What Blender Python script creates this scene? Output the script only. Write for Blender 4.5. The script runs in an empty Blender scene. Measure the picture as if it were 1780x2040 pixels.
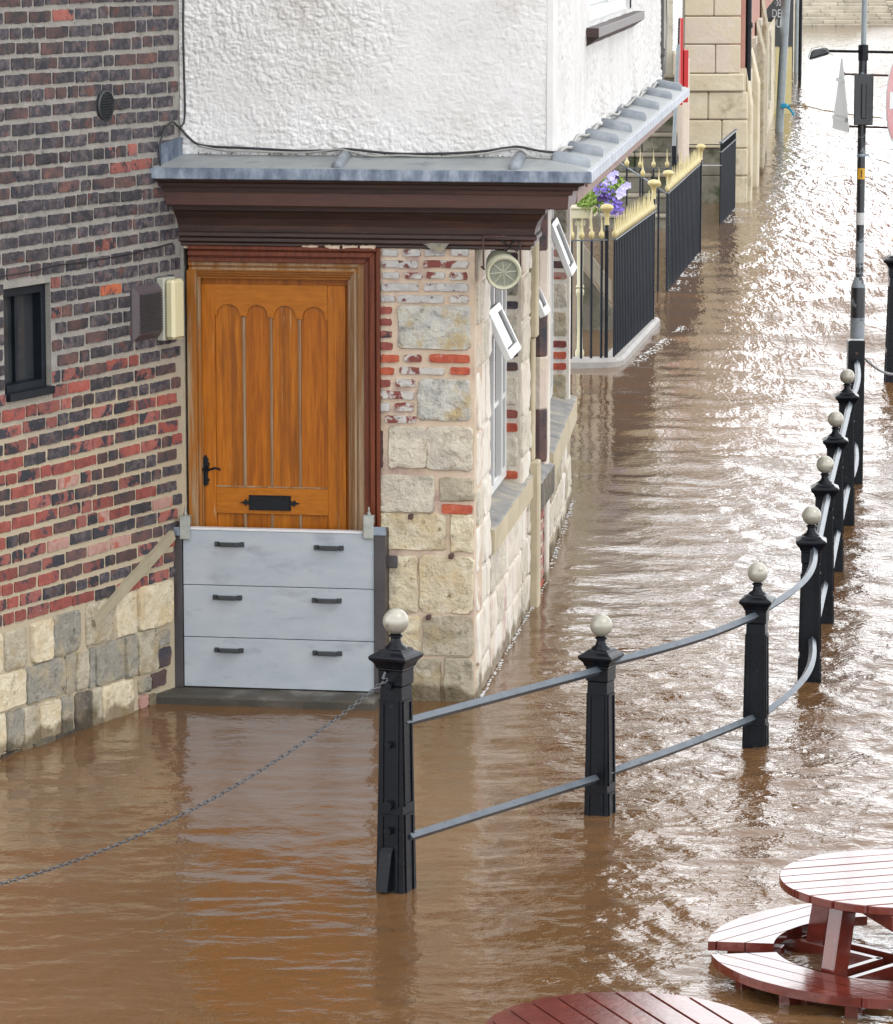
import bpy, bmesh, math, random
import numpy as np
from mathutils import Matrix, Vector
random.seed(7); rng = np.random.default_rng(7)
PI = math.pi
scene = bpy.context.scene

# ------------------------------------------------------------------ camera, sky, sun, exposure
F_PX, CX, CY, YH, CAM_H = 7600., 890., 1020., -160., 4.4
TH = math.atan((CY-YH)/F_PX); CT, ST = math.cos(TH), math.sin(TH)
cam = bpy.data.cameras.new('camera'); camo = bpy.data.objects.new('camera', cam)
scene.collection.objects.link(camo); scene.camera = camo
cam.sensor_fit = 'HORIZONTAL'; cam.sensor_width = 36; cam.lens = 36*F_PX/1780
cam.clip_start = .5; cam.clip_end = 2000
camo.location = (0, 0, CAM_H); camo.rotation_euler = (PI/2-TH, 0, 0)

SUN_EL, SUN_AZ = math.radians(52), math.radians(125)      # azimuth clockwise from +Y (street direction)
world = bpy.data.worlds.new('World'); scene.world = world; world.use_nodes = True
wn = world.node_tree; wn.nodes.clear()
out = wn.nodes.new('ShaderNodeOutputWorld'); bg = wn.nodes.new('ShaderNodeBackground')
sky = wn.nodes.new('ShaderNodeTexSky'); sky.sky_type = 'NISHITA'; sky.sun_disc = False
sky.sun_elevation = SUN_EL; sky.sun_rotation = SUN_AZ; sky.dust_density = 3
tc = wn.nodes.new('ShaderNodeTexCoord'); mp = wn.nodes.new('ShaderNodeMapping'); mp.inputs['Scale'].default_value = (1, 1, 3)
cn = wn.nodes.new('ShaderNodeTexNoise'); cn.inputs['Scale'].default_value = 2.2; cn.inputs['Detail'].default_value = 6
cr = wn.nodes.new('ShaderNodeValToRGB')
cr.color_ramp.elements[0].position = .3; cr.color_ramp.elements[0].color = (16.5, 17.2, 18., 1)
cr.color_ramp.elements[1].position = .7; cr.color_ramp.elements[1].color = (25., 25.2, 25.4, 1)
mx = wn.nodes.new('ShaderNodeMix'); mx.data_type = 'RGBA'; mx.inputs['Factor'].default_value = .92
wn.links.new(tc.outputs['Generated'], mp.inputs['Vector']); wn.links.new(mp.outputs[0], cn.inputs['Vector'])
wn.links.new(cn.outputs['Fac'], cr.inputs['Fac']); wn.links.new(sky.outputs[0], mx.inputs['A'])
sp_ = wn.nodes.new('ShaderNodeSeparateXYZ'); wn.links.new(tc.outputs['Generated'], sp_.inputs[0])   # overcast haze brighter low down, all the way round
hz = wn.nodes.new('ShaderNodeMapRange'); hz.interpolation_type = 'SMOOTHSTEP'; hz.inputs['From Min'].default_value = .05; hz.inputs['From Max'].default_value = .6; hz.inputs['To Min'].default_value = 1.55; hz.inputs['To Max'].default_value = .9
wn.links.new(sp_.outputs['Z'], hz.inputs['Value']); vm = wn.nodes.new('ShaderNodeVectorMath'); vm.operation = 'SCALE'
wn.links.new(cr.outputs[0], vm.inputs[0]); wn.links.new(hz.outputs[0], vm.inputs['Scale']); wn.links.new(vm.outputs[0], mx.inputs['B']); wn.links.new(mx.outputs['Result'], bg.inputs['Color'])
bg.inputs['Strength'].default_value = .12; wn.links.new(bg.outputs[0], out.inputs['Surface'])
sl = bpy.data.lights.new('sun', 'SUN'); sl.energy = .7; sl.angle = math.radians(14); sl.color = (1, .96, .9)
so = bpy.data.objects.new('sun', sl); scene.collection.objects.link(so)
sd = Vector((math.sin(SUN_AZ)*math.cos(SUN_EL), math.cos(SUN_AZ)*math.cos(SUN_EL), math.sin(SUN_EL)))
so.rotation_euler = sd.to_track_quat('Z', 'Y').to_euler(); so.location = (8, -4, 20)
vs = scene.view_settings; vs.view_transform = 'Standard'; vs.look = 'None'; vs.exposure = 0; vs.gamma = 1; vs.use_curve_mapping = False
scene.cycles.max_bounces = 6; scene.cycles.use_denoising = True

# ------------------------------------------------------------------ measuring helpers (survey of the place)
def ray(px, py):
    a = (px-CX)/F_PX; b = -(py-CY)/F_PX
    return (a, CT+b*ST, -ST+b*CT)
def onz(px, py, z=0.):
    r = ray(px, py); t = (z-CAM_H)/r[2]; return Vector((r[0]*t, r[1]*t, z))
def azi(vx):
    r = ray(vx, YH); return Vector((r[0], r[1])).normalized()
class Frame:
    """wall frame: x along the wall, -y outward, z up"""
    def __init__(s, o, d):
        s.o = Vector((o[0], o[1])); s.d = Vector((d[0], d[1])).normalized(); s.n = Vector((s.d.y, -s.d.x))
        s.M = Matrix(((s.d.x, -s.d.y, 0, s.o.x), (s.d.y, s.d.x, 0, s.o.y), (0, 0, 1, 0), (0, 0, 0, 1)))
    def uz(s, px, py, w=0.):
        o = s.o+s.n*w; r = ray(px, py)
        t = (o.x*s.n.x+o.y*s.n.y)/(r[0]*s.n.x+r[1]*s.n.y)
        return ((r[0]*t-o.x)*s.d.x+(r[1]*t-o.y)*s.d.y, CAM_H+r[2]*t)
    def P(s, u, w, z=0):
        q = s.o+s.d*u+s.n*w; return Vector((q.x, q.y, z))
WORLD = Frame((0, 0), (1, 0))

# ------------------------------------------------------------------ materials
ALB = .64
def _nodes(name):
    m = bpy.data.materials.new(name); m.use_nodes = True
    nt = m.node_tree; return m, nt, nt.nodes['Principled BSDF']
def N(nt, t, **k):
    n = nt.nodes.new(t)
    for a, v in k.items():
        if a[0] == '_': n.inputs[a[1:]].default_value = v
        else: setattr(n, a, v)
    return n
def mat(name, stops, scale=8., rough=.8, bump=.3, bscale=60., metal=0., stretch=(1, 1, 1), rough2=None, second=None, bd=.01, spec=.5, detail=6, objrand=0., coat=0., wet=False):
    """noise driven colour ramp, noise bump; second=(color, scale, lo, hi) adds blotches"""
    stops = [(p, tuple(c_*ALB for c_ in c)) for p, c in stops]
    if second: second = [(tuple(c_*ALB for c_ in q[0]), *q[1:]) for q in (second if isinstance(second, list) else [second])]
    m, nt, b = _nodes(name); L = nt.links.new
    g = N(nt, 'ShaderNodeNewGeometry'); mp = N(nt, 'ShaderNodeMapping', _Scale=stretch)
    L(g.outputs['Position'], mp.inputs['Vector'])
    n = N(nt, 'ShaderNodeTexNoise', _Scale=scale, _Detail=detail, _Roughness=.6); L(mp.outputs[0], n.inputs['Vector'])
    r = N(nt, 'ShaderNodeValToRGB'); els = r.color_ramp.elements
    while len(els) < len(stops): els.new(.5)
    for e, (p, c) in zip(els, stops): e.position = p; e.color = (*c, 1)
    L(n.outputs['Fac'], r.inputs['Fac']); col = r.outputs[0]
    if second:
        for sc_ in (second if isinstance(second, list) else [second]):
            c2, s2, lo, hi = sc_
            n2 = N(nt, 'ShaderNodeTexNoise', _Scale=s2, _Detail=5., _Roughness=.65); L(mp.outputs[0], n2.inputs['Vector'])
            mr = N(nt, 'ShaderNodeMapRange'); mr.inputs['From Min'].default_value = lo; mr.inputs['From Max'].default_value = hi
            L(n2.outputs['Fac'], mr.inputs['Value'])
            mxx = N(nt, 'ShaderNodeMix', data_type='RGBA'); mxx.inputs['B'].default_value = (*c2, 1)
            L(mr.outputs[0], mxx.inputs['Factor']); L(col, mxx.inputs['A']); col = mxx.outputs['Result']
    if objrand:
        oi = N(nt, 'ShaderNodeObjectInfo'); mr = N(nt, 'ShaderNodeMapRange')
        mr.inputs['To Min'].default_value = 1-objrand; mr.inputs['To Max'].default_value = 1+objrand
        L(oi.outputs['Random'], mr.inputs['Value']); hs = N(nt, 'ShaderNodeHueSaturation')
        L(mr.outputs[0], hs.inputs['Value']); L(col, hs.inputs['Color']); col = hs.outputs[0]
    if wet:                                              # damp masonry just above the flood level, with a ragged upper edge
        sx_ = N(nt, 'ShaderNodeSeparateXYZ'); L(g.outputs['Position'], sx_.inputs[0])
        wn_ = N(nt, 'ShaderNodeTexNoise', _Scale=5., _Detail=4.); L(g.outputs['Position'], wn_.inputs['Vector'])
        ad = N(nt, 'ShaderNodeMath', operation='MULTIPLY_ADD'); ad.inputs[1].default_value = -.26; L(wn_.outputs['Fac'], ad.inputs[0]); L(sx_.outputs['Z'], ad.inputs[2])
        wr = N(nt, 'ShaderNodeMapRange'); wr.inputs['From Min'].default_value = -.03; wr.inputs['From Max'].default_value = -.075; L(ad.outputs[0], wr.inputs['Value'])
        wm_ = N(nt, 'ShaderNodeMix', data_type='RGBA', blend_type='MULTIPLY'); wm_.inputs['B'].default_value = (.38, .34, .28, 1)
        L(wr.outputs[0], wm_.inputs['Factor']); L(col, wm_.inputs['A']); col = wm_.outputs['Result']
    L(col, b.inputs['Base Color'])
    b.inputs['Roughness'].default_value = rough; b.inputs['Metallic'].default_value = metal
    b.inputs['Specular IOR Level'].default_value = spec; b.inputs['Coat Weight'].default_value = coat
    if rough2 is not None:
        mr = N(nt, 'ShaderNodeMapRange'); mr.inputs['From Min'].default_value = .35; mr.inputs['From Max'].default_value = .65
        mr.inputs['To Min'].default_value = rough; mr.inputs['To Max'].default_value = rough2
        L(n.outputs['Fac'], mr.inputs['Value']); L(mr.outputs[0], b.inputs['Roughness'])
    if bump:
        nb = N(nt, 'ShaderNodeTexNoise', _Scale=bscale, _Detail=6., _Roughness=.65); L(mp.outputs[0], nb.inputs['Vector'])
        bn = N(nt, 'ShaderNodeBump', _Strength=bump, _Distance=bd); L(nb.outputs['Fac'], bn.inputs['Height'])
        L(bn.outputs[0], b.inputs['Normal'])
    return m
M = {}
M['bdark'] = mat('brick_dark', [(.3, (.022, .024, .036)), (.48, (.05, .045, .055)), (.6, (.12, .1, .105)), (.75, (.16, .06, .04))], 20, .75, .8, 60, objrand=.35, second=[((.15, .06, .045), 9., .56, .7), ((.012, .013, .02), 26., .56, .66), ((.26, .25, .25), 34., .68, .76)])
M['bbrown'] = mat('brick_brown', [(.3, (.04, .033, .04)), (.5, (.11, .06, .055)), (.7, (.22, .09, .065))], 18, .75, .6, 60, objrand=.3, second=((.03, .03, .04), 9., .5, .62))
M['bred'] = mat('brick_red', [(.3, (.2, .05, .045)), (.5, (.33, .075, .055)), (.7, (.42, .13, .1))], 16, .8, .6, 60, objrand=.25, second=[((.07, .045, .055), 8., .54, .62), ((.62, .5, .45), 25., .66, .74)])
M['bmix'] = mat('brick_mixed', [(.3, (.24, .07, .06)), (.5, (.36, .11, .085)), (.7, (.24, .11, .11))], 20, .8, .8, 60, objrand=.25, second=[((.03, .032, .045), 8., .48, .55), ((.55, .42, .38), 30., .64, .72)])
M['borange'] = mat('brick_orange', [(.3, (.5, .1, .035)), (.6, (.6, .17, .07))], 12, .8, .6, 60, second=((.12, .07, .07), 10., .52, .6))
M['bpink'] = mat('brick_pink_dusty', [(.3, (.42, .2, .16)), (.6, (.55, .36, .3))], 12, .85, .6, 60, second=((.45, .1, .06), 12., .52, .62))
M['bwhite'] = mat('brick_limewashed', [(.3, (.5, .49, .48)), (.6, (.68, .66, .63))], 18, .8, .7, 70, second=[((.2, .06, .05), 11., .58, .64), ((.08, .08, .1), 30., .63, .7)])
M['bwred'] = mat('brick_limewash_peeling', [(.3, (.6, .57, .54)), (.6, (.7, .67, .62))], 18, .8, .7, 70, second=[((.26, .065, .05), 11., .48, .54), ((.08, .07, .09), 30., .64, .7)])
M['bvivid'] = mat('brick_vivid_red', [(.3, (.42, .06, .035)), (.6, (.6, .13, .06))], 14, .8, .6, 60, second=((.68, .52, .46), 22., .62, .72))
def mortar():
    m = mat('mortar', [(.3, (.29, .275, .25)), (.7, (.42, .395, .355))], 9, .9, .8, 70, second=((.12, .11, .1), 16., .6, .75), wet=True)
    nt = m.node_tree; L = nt.links.new; b = nt.nodes['Principled BSDF']
    g = N(nt, 'ShaderNodeNewGeometry'); s = N(nt, 'ShaderNodeSeparateXYZ'); L(g.outputs['Position'], s.inputs[0])
    n = N(nt, 'ShaderNodeTexNoise', _Scale=1.6, _Detail=3.); L(g.outputs['Position'], n.inputs['Vector'])
    a = N(nt, 'ShaderNodeMath', operation='MULTIPLY_ADD'); a.inputs[1].default_value = 1.4; L(n.outputs['Fac'], a.inputs[0]); L(s.outputs['Z'], a.inputs[2])
    mr = N(nt, 'ShaderNodeMapRange'); mr.inputs['From Min'].default_value = 2.9; mr.inputs['From Max'].default_value = 2.3; L(a.outputs[0], mr.inputs['Value'])
    old = b.inputs['Base Color'].links[0].from_socket
    mm = N(nt, 'ShaderNodeMix', data_type='RGBA'); mm.inputs['B'].default_value = (.36, .3, .21, 1)
    L(mr.outputs[0], mm.inputs['Factor']); L(old, mm.inputs['A']); L(mm.outputs['Result'], b.inputs['Base Color'])
    return m
M['mortar'] = mortar()
M['mortar_tan'] = mat('mortar_tan', [(.3, (.5, .34, .22)), (.7, (.66, .5, .38))], 7, .9, .6, 50)
M['mortar_pale'] = mat('mortar_pale', [(.3, (.66, .5, .36)), (.7, (.82, .67, .52))], 5, .9, .6, 40, second=((.5, .35, .3), 4., .55, .7), wet=True)
M['patch'] = mat('mortar_patch', [(.3, (.36, .31, .2)), (.7, (.46, .4, .28))], 6, .9, .3, 60)
def stone(name, a, b_, c, dark=None, **k):
    sec = [(c, 6., .48, .62), (tuple(x*.72 for x in a), 11., .57, .7)]
    if dark: sec.append((dark, 18., .6, .72))
    return mat(name, [(.3, a), (.7, b_)], 14, .85, 1., 30, second=sec, bd=.022, wet=True, **k)
M['scream'] = stone('stone_cream', (.5, .44, .32), (.66, .59, .45), (.46, .37, .22), (.16, .14, .1))
M['sgrey'] = stone('stone_grey', (.3, .28, .23), (.42, .4, .34), (.5, .42, .28), (.12, .11, .09))
M['sdark'] = stone('stone_dark', (.1, .09, .075), (.2, .17, .13), (.3, .25, .17), (.04, .04, .035))
M['syellow'] = stone('stone_yellow', (.76, .65, .44), (.92, .82, .62), (.78, .62, .38), (.3, .23, .12))
M['spale'] = stone('stone_pale', (.74, .66, .52), (.9, .82, .68), (.66, .6, .5), (.4, .32, .2))
M['slichen'] = stone('stone_lichen', (.56, .56, .52), (.8, .77, .68), (.62, .48, .25), (.14, .14, .14))
M['slime'] = mat('stone_limewashed', [(.3, (.76, .65, .52)), (.5, (.88, .81, .7)), (.7, (.95, .9, .83))], 3, .85, .8, 18, stretch=(1, 1, .35), bd=.02, second=[((.62, .4, .36), 4., .58, .72), ((.45, .43, .4), 7., .6, .75)], wet=True)
M['spink'] = mat('stone_pink_smooth', [(.3, (.72, .58, .49)), (.7, (.84, .74, .63))], 2.5, .85, .6, 8, bd=.03, second=((.78, .68, .5), 1.3, .45, .6))
M['sbuff'] = mat('stone_buff', [(.3, (.7, .6, .42)), (.7, (.86, .78, .6))], 2.5, .85, .6, 8, bd=.03, second=((.34, .29, .2), 1.8, .55, .7))
M['smoss'] = mat('stone_mossy', [(.3, (.15, .14, .11)), (.7, (.3, .28, .22))], 4, .9, .6, 14, second=((.06, .075, .03), 3., .5, .65))
M['snose'] = mat('stone_worn_nosing', [(.3, (.3, .27, .21)), (.7, (.4, .36, .28))], 4, .85, .4, 14)
M['sill'] = mat('sill_stone', [(.3, (.2, .2, .21)), (.5, (.36, .35, .33)), (.7, (.6, .52, .38))], 5, .8, .7, 20, stretch=(1, 1, 1))
M['sillcream'] = mat('sill_stone_cream', [(.3, (.52, .44, .3)), (.7, (.7, .6, .42))], 4, .85, .5, 25)
M['reveal'] = mat('reveal_plaster', [(.3, (.62, .52, .4)), (.7, (.72, .64, .52))], 5, .9, .4, 30)
M['render'] = mat('roughcast_white', [(.3, (.8, .785, .77)), (.7, (.92, .91, .9))], 3, .8, .55, 110, bd=.006, second=[((.68, .655, .61), 1.8, .54, .75), ((.4, .4, .38), 60., .67, .74)])
def wood(name, c1, c2, rough=.45, stretch=(30, 30, 2), worn=None, bump=.25, spec=.4):
    return mat(name, [(.3, c1), (.7, c2)], 2.2, rough, bump, 6, stretch=stretch, second=worn, bd=.003, spec=spec)
M['oak'] = wood('oak_varnished', (.38, .11, .007), (.64, .21, .016), .35, worn=[((.3, .09, .01), .5, .5, .66), ((.55, .36, .18), 1.6, .64, .74)])
M['oak'].node_tree.nodes['Principled BSDF'].inputs['Specular IOR Level'].default_value = 0.18
M['oak2'] = wood('oak_panel', (.36, .095, .006), (.6, .19, .013), .35, worn=((.28, .075, .008), .7, .5, .7))
M['oak2'].node_tree.nodes['Principled BSDF'].inputs['Specular IOR Level'].default_value = 0.18
M['oakframe'] = wood('oak_frame', (.32, .11, .014), (.46, .17, .03), .45, worn=((.42, .32, .2), .5, .5, .62))
M['oakframe'].node_tree.nodes['Principled BSDF'].inputs['Specular IOR Level'].default_value = 0.18
M['oakworn'] = wood('oak_weathered', (.34, .18, .08), (.48, .34, .21), .6, worn=((.3, .13, .03), .5, .46, .6))
M['oak_h'] = wood('oak_varnished_rail', (.42, .13, .008), (.6, .2, .016), .35, stretch=(2, 30, 30))
M['oak_h'].node_tree.nodes['Principled BSDF'].inputs['Specular IOR Level'].default_value = 0.18
M['oakframe_h'] = wood('oak_frame_head', (.3, .1, .012), (.44, .16, .022), .45, stretch=(2, 30, 30))
M['oakframe_h'].node_tree.nodes['Principled BSDF'].inputs['Specular IOR Level'].default_value = 0.18
M['redwood_h'] = wood('mahogany_head', (.13, .03, .01), (.25, .065, .022), .3, stretch=(2, 30, 30))
M['redwood_h'].node_tree.nodes['Principled BSDF'].inputs['Specular IOR Level'].default_value = 0.18
M['redwood'] = wood('mahogany_frame', (.11, .022, .008), (.22, .055, .02), .3, worn=((.035, .012, .008), .6, .6, .75))
M['redwood'].node_tree.nodes['Principled BSDF'].inputs['Specular IOR Level'].default_value = 0.18
M['cornice'] = wood('cornice_timber', (.032, .018, .015), (.065, .032, .024), .5, stretch=(3, 3, 40), worn=[((.11, .045, .03), .35, .52, .7), ((.03, .025, .025), .6, .6, .7)])
M['cornice_red'] = wood('cornice_timber_red', (.075, .03, .022), (.13, .05, .036), .5, stretch=(3, 3, 40), worn=((.045, .03, .028), .4, .58, .7))
M['eave'] = wood('eave_timber_faded', (.3, .17, .13), (.42, .27, .22), .6, stretch=(6, 2, 6))
M['leadroll'] = mat('lead_roll', [(.3, (.2, .23, .27)), (.7, (.36, .39, .42))], 9, .45, .3, 14, metal=.15, second=((.55, .57, .57), 30., .66, .74))
M['lead'] = mat('lead_sheet', [(.3, (.3, .32, .33)), (.7, (.42, .44, .44))], 7, .5, .3, 12, metal=.15, rough2=.6, second=[((.2, .22, .24), 5., .58, .7), ((.6, .6, .57), 40., .68, .75)])
M['leadedge'] = mat('lead_edge', [(.3, (.05, .075, .12)), (.5, (.16, .2, .27)), (.7, (.34, .39, .46))], 14, .4, .3, 20, metal=.2, stretch=(1, 1, .5))
M['alu'] = mat('barrier_panel', [(.3, (.43, .485, .54)), (.7, (.53, .57, .61))], 4, .42, .1, 40, stretch=(1, 1, 2.5), second=[((.33, .36, .4), 3.5, .55, .75), ((.25, .27, .3), 55., .68, .74), ((.42, .66, .72), 16., .66, .78), ((.3, .33, .37), 40., .7, .78)])
M['alutop'] = mat('barrier_edge', [(.3, (.8, .8, .82)), (.7, (.86, .86, .88))], 6, .35, .05)
M['channel'] = mat('barrier_channel', [(.3, (.035, .028, .03)), (.7, (.06, .048, .05))], 5, .4, .2, 60)
M['clamp'] = mat('zinc_clamp', [(.3, (.36, .38, .35)), (.7, (.52, .53, .48))], 18, .38, .1, metal=.5)
M['steelblue'] = mat('bracket_steel', [(.3, (.2, .26, .33)), (.7, (.34, .4, .46))], 12, .35, .1, metal=.5)
M['iron'] = mat('black_iron', [(.3, (.004, .005, .008)), (.7, (.009, .011, .016))], 6, .22, .3, 40, bd=.003, rough2=.38, spec=.16, second=[((.06, .07, .09), 30., .66, .76), ((.4, .4, .38), 38., .735, .75)])
M['bariron'] = mat('railing_gloss_black', [(.3, (.008, .012, .02)), (.7, (.016, .022, .032))], 6, .3, .1, 40, spec=.14)
M['ironworn'] = mat('black_paint_worn', [(.3, (.006, .008, .012)), (.7, (.016, .02, .027))], 6, .35, .3, 40, bd=.004, second=((.22, .26, .3), 12., .6, .66))
M['ironbare'] = mat('worn_grey_paint', [(.3, (.2, .24, .27)), (.7, (.34, .38, .41))], 6, .5, .3, 40, bd=.004, second=((.014, .016, .02), 12., .55, .6))
M['raili'] = mat('rail_iron', [(.3, (.08, .1, .125)), (.7, (.14, .165, .195))], 10, .42, .25, 40, bd=.004, metal=.3, second=((.03, .035, .045), 20., .6, .7))
M['ball'] = mat('ball_silver_gold', [(.3, (.42, .4, .33)), (.7, (.56, .53, .45))], 12, .34, .1, 30, metal=.25, second=[((.25, .24, .2), 16., .55, .68), ((.08, .08, .09), 30., .66, .7)])
M['ballgold'] = mat('ball_gold', [(.3, (.55, .33, .1)), (.7, (.66, .42, .16))], 12, .34, .1, 30, metal=.25)
M['gold'] = mat('gold_paint', [(.3, (.6, .49, .2)), (.7, (.74, .64, .33))], 12, .4, .15, 40, metal=.1)
M['ivory'] = mat('ivory_paint', [(.3, (.7, .66, .42)), (.7, (.8, .77, .56))], 6, .45, .15, 30)
M['white'] = mat('white_paint', [(.3, (.78, .78, .77)), (.7, (.85, .85, .84))], 5, .4, .1, 30)
M['glass'] = mat('window_glass', [(.3, (.02, .024, .028)), (.7, (.05, .055, .06))], 3, .05, 0)
M['glass'].node_tree.nodes['Principled BSDF'].inputs['Specular IOR Level'].default_value = .25
M['blackwin'] = mat('window_dark_timber', [(.3, (.008, .012, .018)), (.7, (.016, .022, .03))], 6, .4, .2, 40, spec=.15)
M['dark'] = mat('dark_void', [(.3, (.01, .01, .01)), (.7, (.02, .02, .018))], 5, .95, .5)
M['lens'] = mat('lamp_lens', [(.3, (.78, .7, .42)), (.7, (.84, .78, .52))], 4, .35, .08, 30, stretch=(6, 6, 1))
M['lampgrey'] = mat('lamp_housing', [(.3, (.5, .5, .42)), (.7, (.6, .6, .5))], 5, .5, .1)
M['ventbrown'] = mat('vent_brown', [(.3, (.085, .065, .075)), (.7, (.12, .095, .1))], 6, .5, .2, 40)
M['ventblack'] = mat('vent_black', [(.3, (.02, .025, .03)), (.7, (.04, .045, .05))], 6, .5, .2, 40)
M['horn'] = mat('speaker_olive', [(.3, (.3, .31, .22)), (.7, (.42, .43, .32))], 6, .45, .1, 40)
M['hornrim'] = mat('speaker_cream', [(.3, (.55, .54, .38)), (.7, (.66, .65, .48))], 6, .45, .1, 40)
M['hornin'] = mat('speaker_grille', [(.3, (.26, .28, .22)), (.7, (.36, .38, .3))], 30, .5, .1, 40)
M['cable'] = mat('cable_black', [(.3, (.012, .012, .014)), (.7, (.025, .025, .03))], 6, .5, 0)
M['cablegrey'] = mat('cable_grey', [(.3, (.3, .3, .28)), (.7, (.42, .41, .38))], 6, .6, 0)
M['chain'] = mat('chain_steel', [(.3, (.09, .095, .11)), (.7, (.22, .23, .25))], 60, .35, .2, 80, metal=.6)
M['red'] = mat('red_paint', [(.3, (.62, .008, .012)), (.7, (.72, .015, .02))], 6, .4, .1)
M['redfade'] = mat('red_faded', [(.3, (.6, .24, .25)), (.7, (.66, .34, .34))], 4, .5, .1, second=((.55, .16, .18), 3., .45, .65))
M['signwhite'] = mat('sign_white', [(.3, (.66, .66, .66)), (.7, (.72, .72, .72))], 6, .4, .05)
M['signback'] = mat('sign_back_grey', [(.3, (.42, .44, .43)), (.7, (.5, .52, .5))], 6, .45, .05, metal=.2)
M['yellow'] = mat('label_yellow', [(.3, (.8, .42, .01)), (.7, (.84, .48, .02))], 6, .5, .05)
M['greypole'] = mat('galvanised_pole', [(.3, (.27, .32, .34)), (.7, (.38, .43, .45))], 8, .45, .1, 30, metal=.2)
M['pipebrown'] = mat('drainpipe_brown', [(.3, (.06, .055, .055)), (.7, (.1, .09, .088))], 6, .5, .2)
M['tablewood'] = wood('picnic_table_wood', (.11, .018, .012), (.2, .038, .025), .12, stretch=(4, 4, 4), worn=((.3, .1, .08), .8, .56, .7), spec=.55)
M['tablewood'].node_tree.nodes['Principled BSDF'].inputs['Coat Weight'].default_value = .3; M['tablewood'].node_tree.nodes['Principled BSDF'].inputs['Coat Roughness'].default_value = .1
M['plaster'] = mat('cream_plaster', [(.3, (.5, .46, .38)), (.7, (.62, .58, .48))], 3, .9, .6, 14, second=((.3, .24, .18), 2.5, .6, .72))
M['pinkwall'] = mat('pink_wall', [(.3, (.5, .24, .18)), (.7, (.6, .32, .25))], 3, .85, .4, 10)
M['shopblack'] = mat('shopfront_black', [(.3, (.012, .014, .018)), (.7, (.025, .028, .032))], 3, .35, .1)
M['shopcream'] = mat('shopfront_yellow', [(.3, (.72, .62, .28)), (.7, (.78, .7, .38))], 3, .5, .1)
M['flag'] = mat('flagstone', [(.3, (.5, .44, .34)), (.7, (.66, .6, .48))], 1.5, .75, .4, 8, objrand=.12, second=((.36, .33, .26), 2.5, .55, .7))
M['flagjoint'] = mat('flag_joint', [(.3, (.2, .17, .12)), (.7, (.27, .23, .17))], 3, .9, .3)
M['bed'] = mat('street_bed', [(.3, (.12, .09, .06)), (.7, (.18, .13, .09))], 3, .9, .3)
M['leaf'] = mat('leaf_green', [(.3, (.12, .24, .03)), (.7, (.4, .58, .08))], 30, .5, 0)
M['petal_blue'] = mat('petal_violet', [(.3, (.22, .13, .75)), (.7, (.5, .38, 1.))], 40, .6, 0)
M['petal_pale'] = mat('petal_lilac', [(.3, (.7, .64, 1.2)), (.7, (1., .95, 1.3))], 40, .6, 0)
M['petal_dark'] = mat('petal_purple', [(.3, (.03, .01, .09)), (.7, (.08, .02, .2))], 40, .6, 0)
M['ropeb'] = mat('rope_blue', [(.3, (.01, .35, .6)), (.7, (.02, .45, .7))], 30, .6, .2)
M['ropet'] = mat('rope_tan', [(.3, (.5, .4, .27)), (.7, (.62, .52, .38))], 30, .8, .2)
M['foam'] = mat('foam_white', [(.3, (.72, .72, .7)), (.7, (.85, .85, .84))], 30, .5, .3)
M['rust'] = mat('rusty_iron', [(.3, (.08, .04, .035)), (.7, (.14, .07, .06))], 30, .8, .3)

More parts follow.
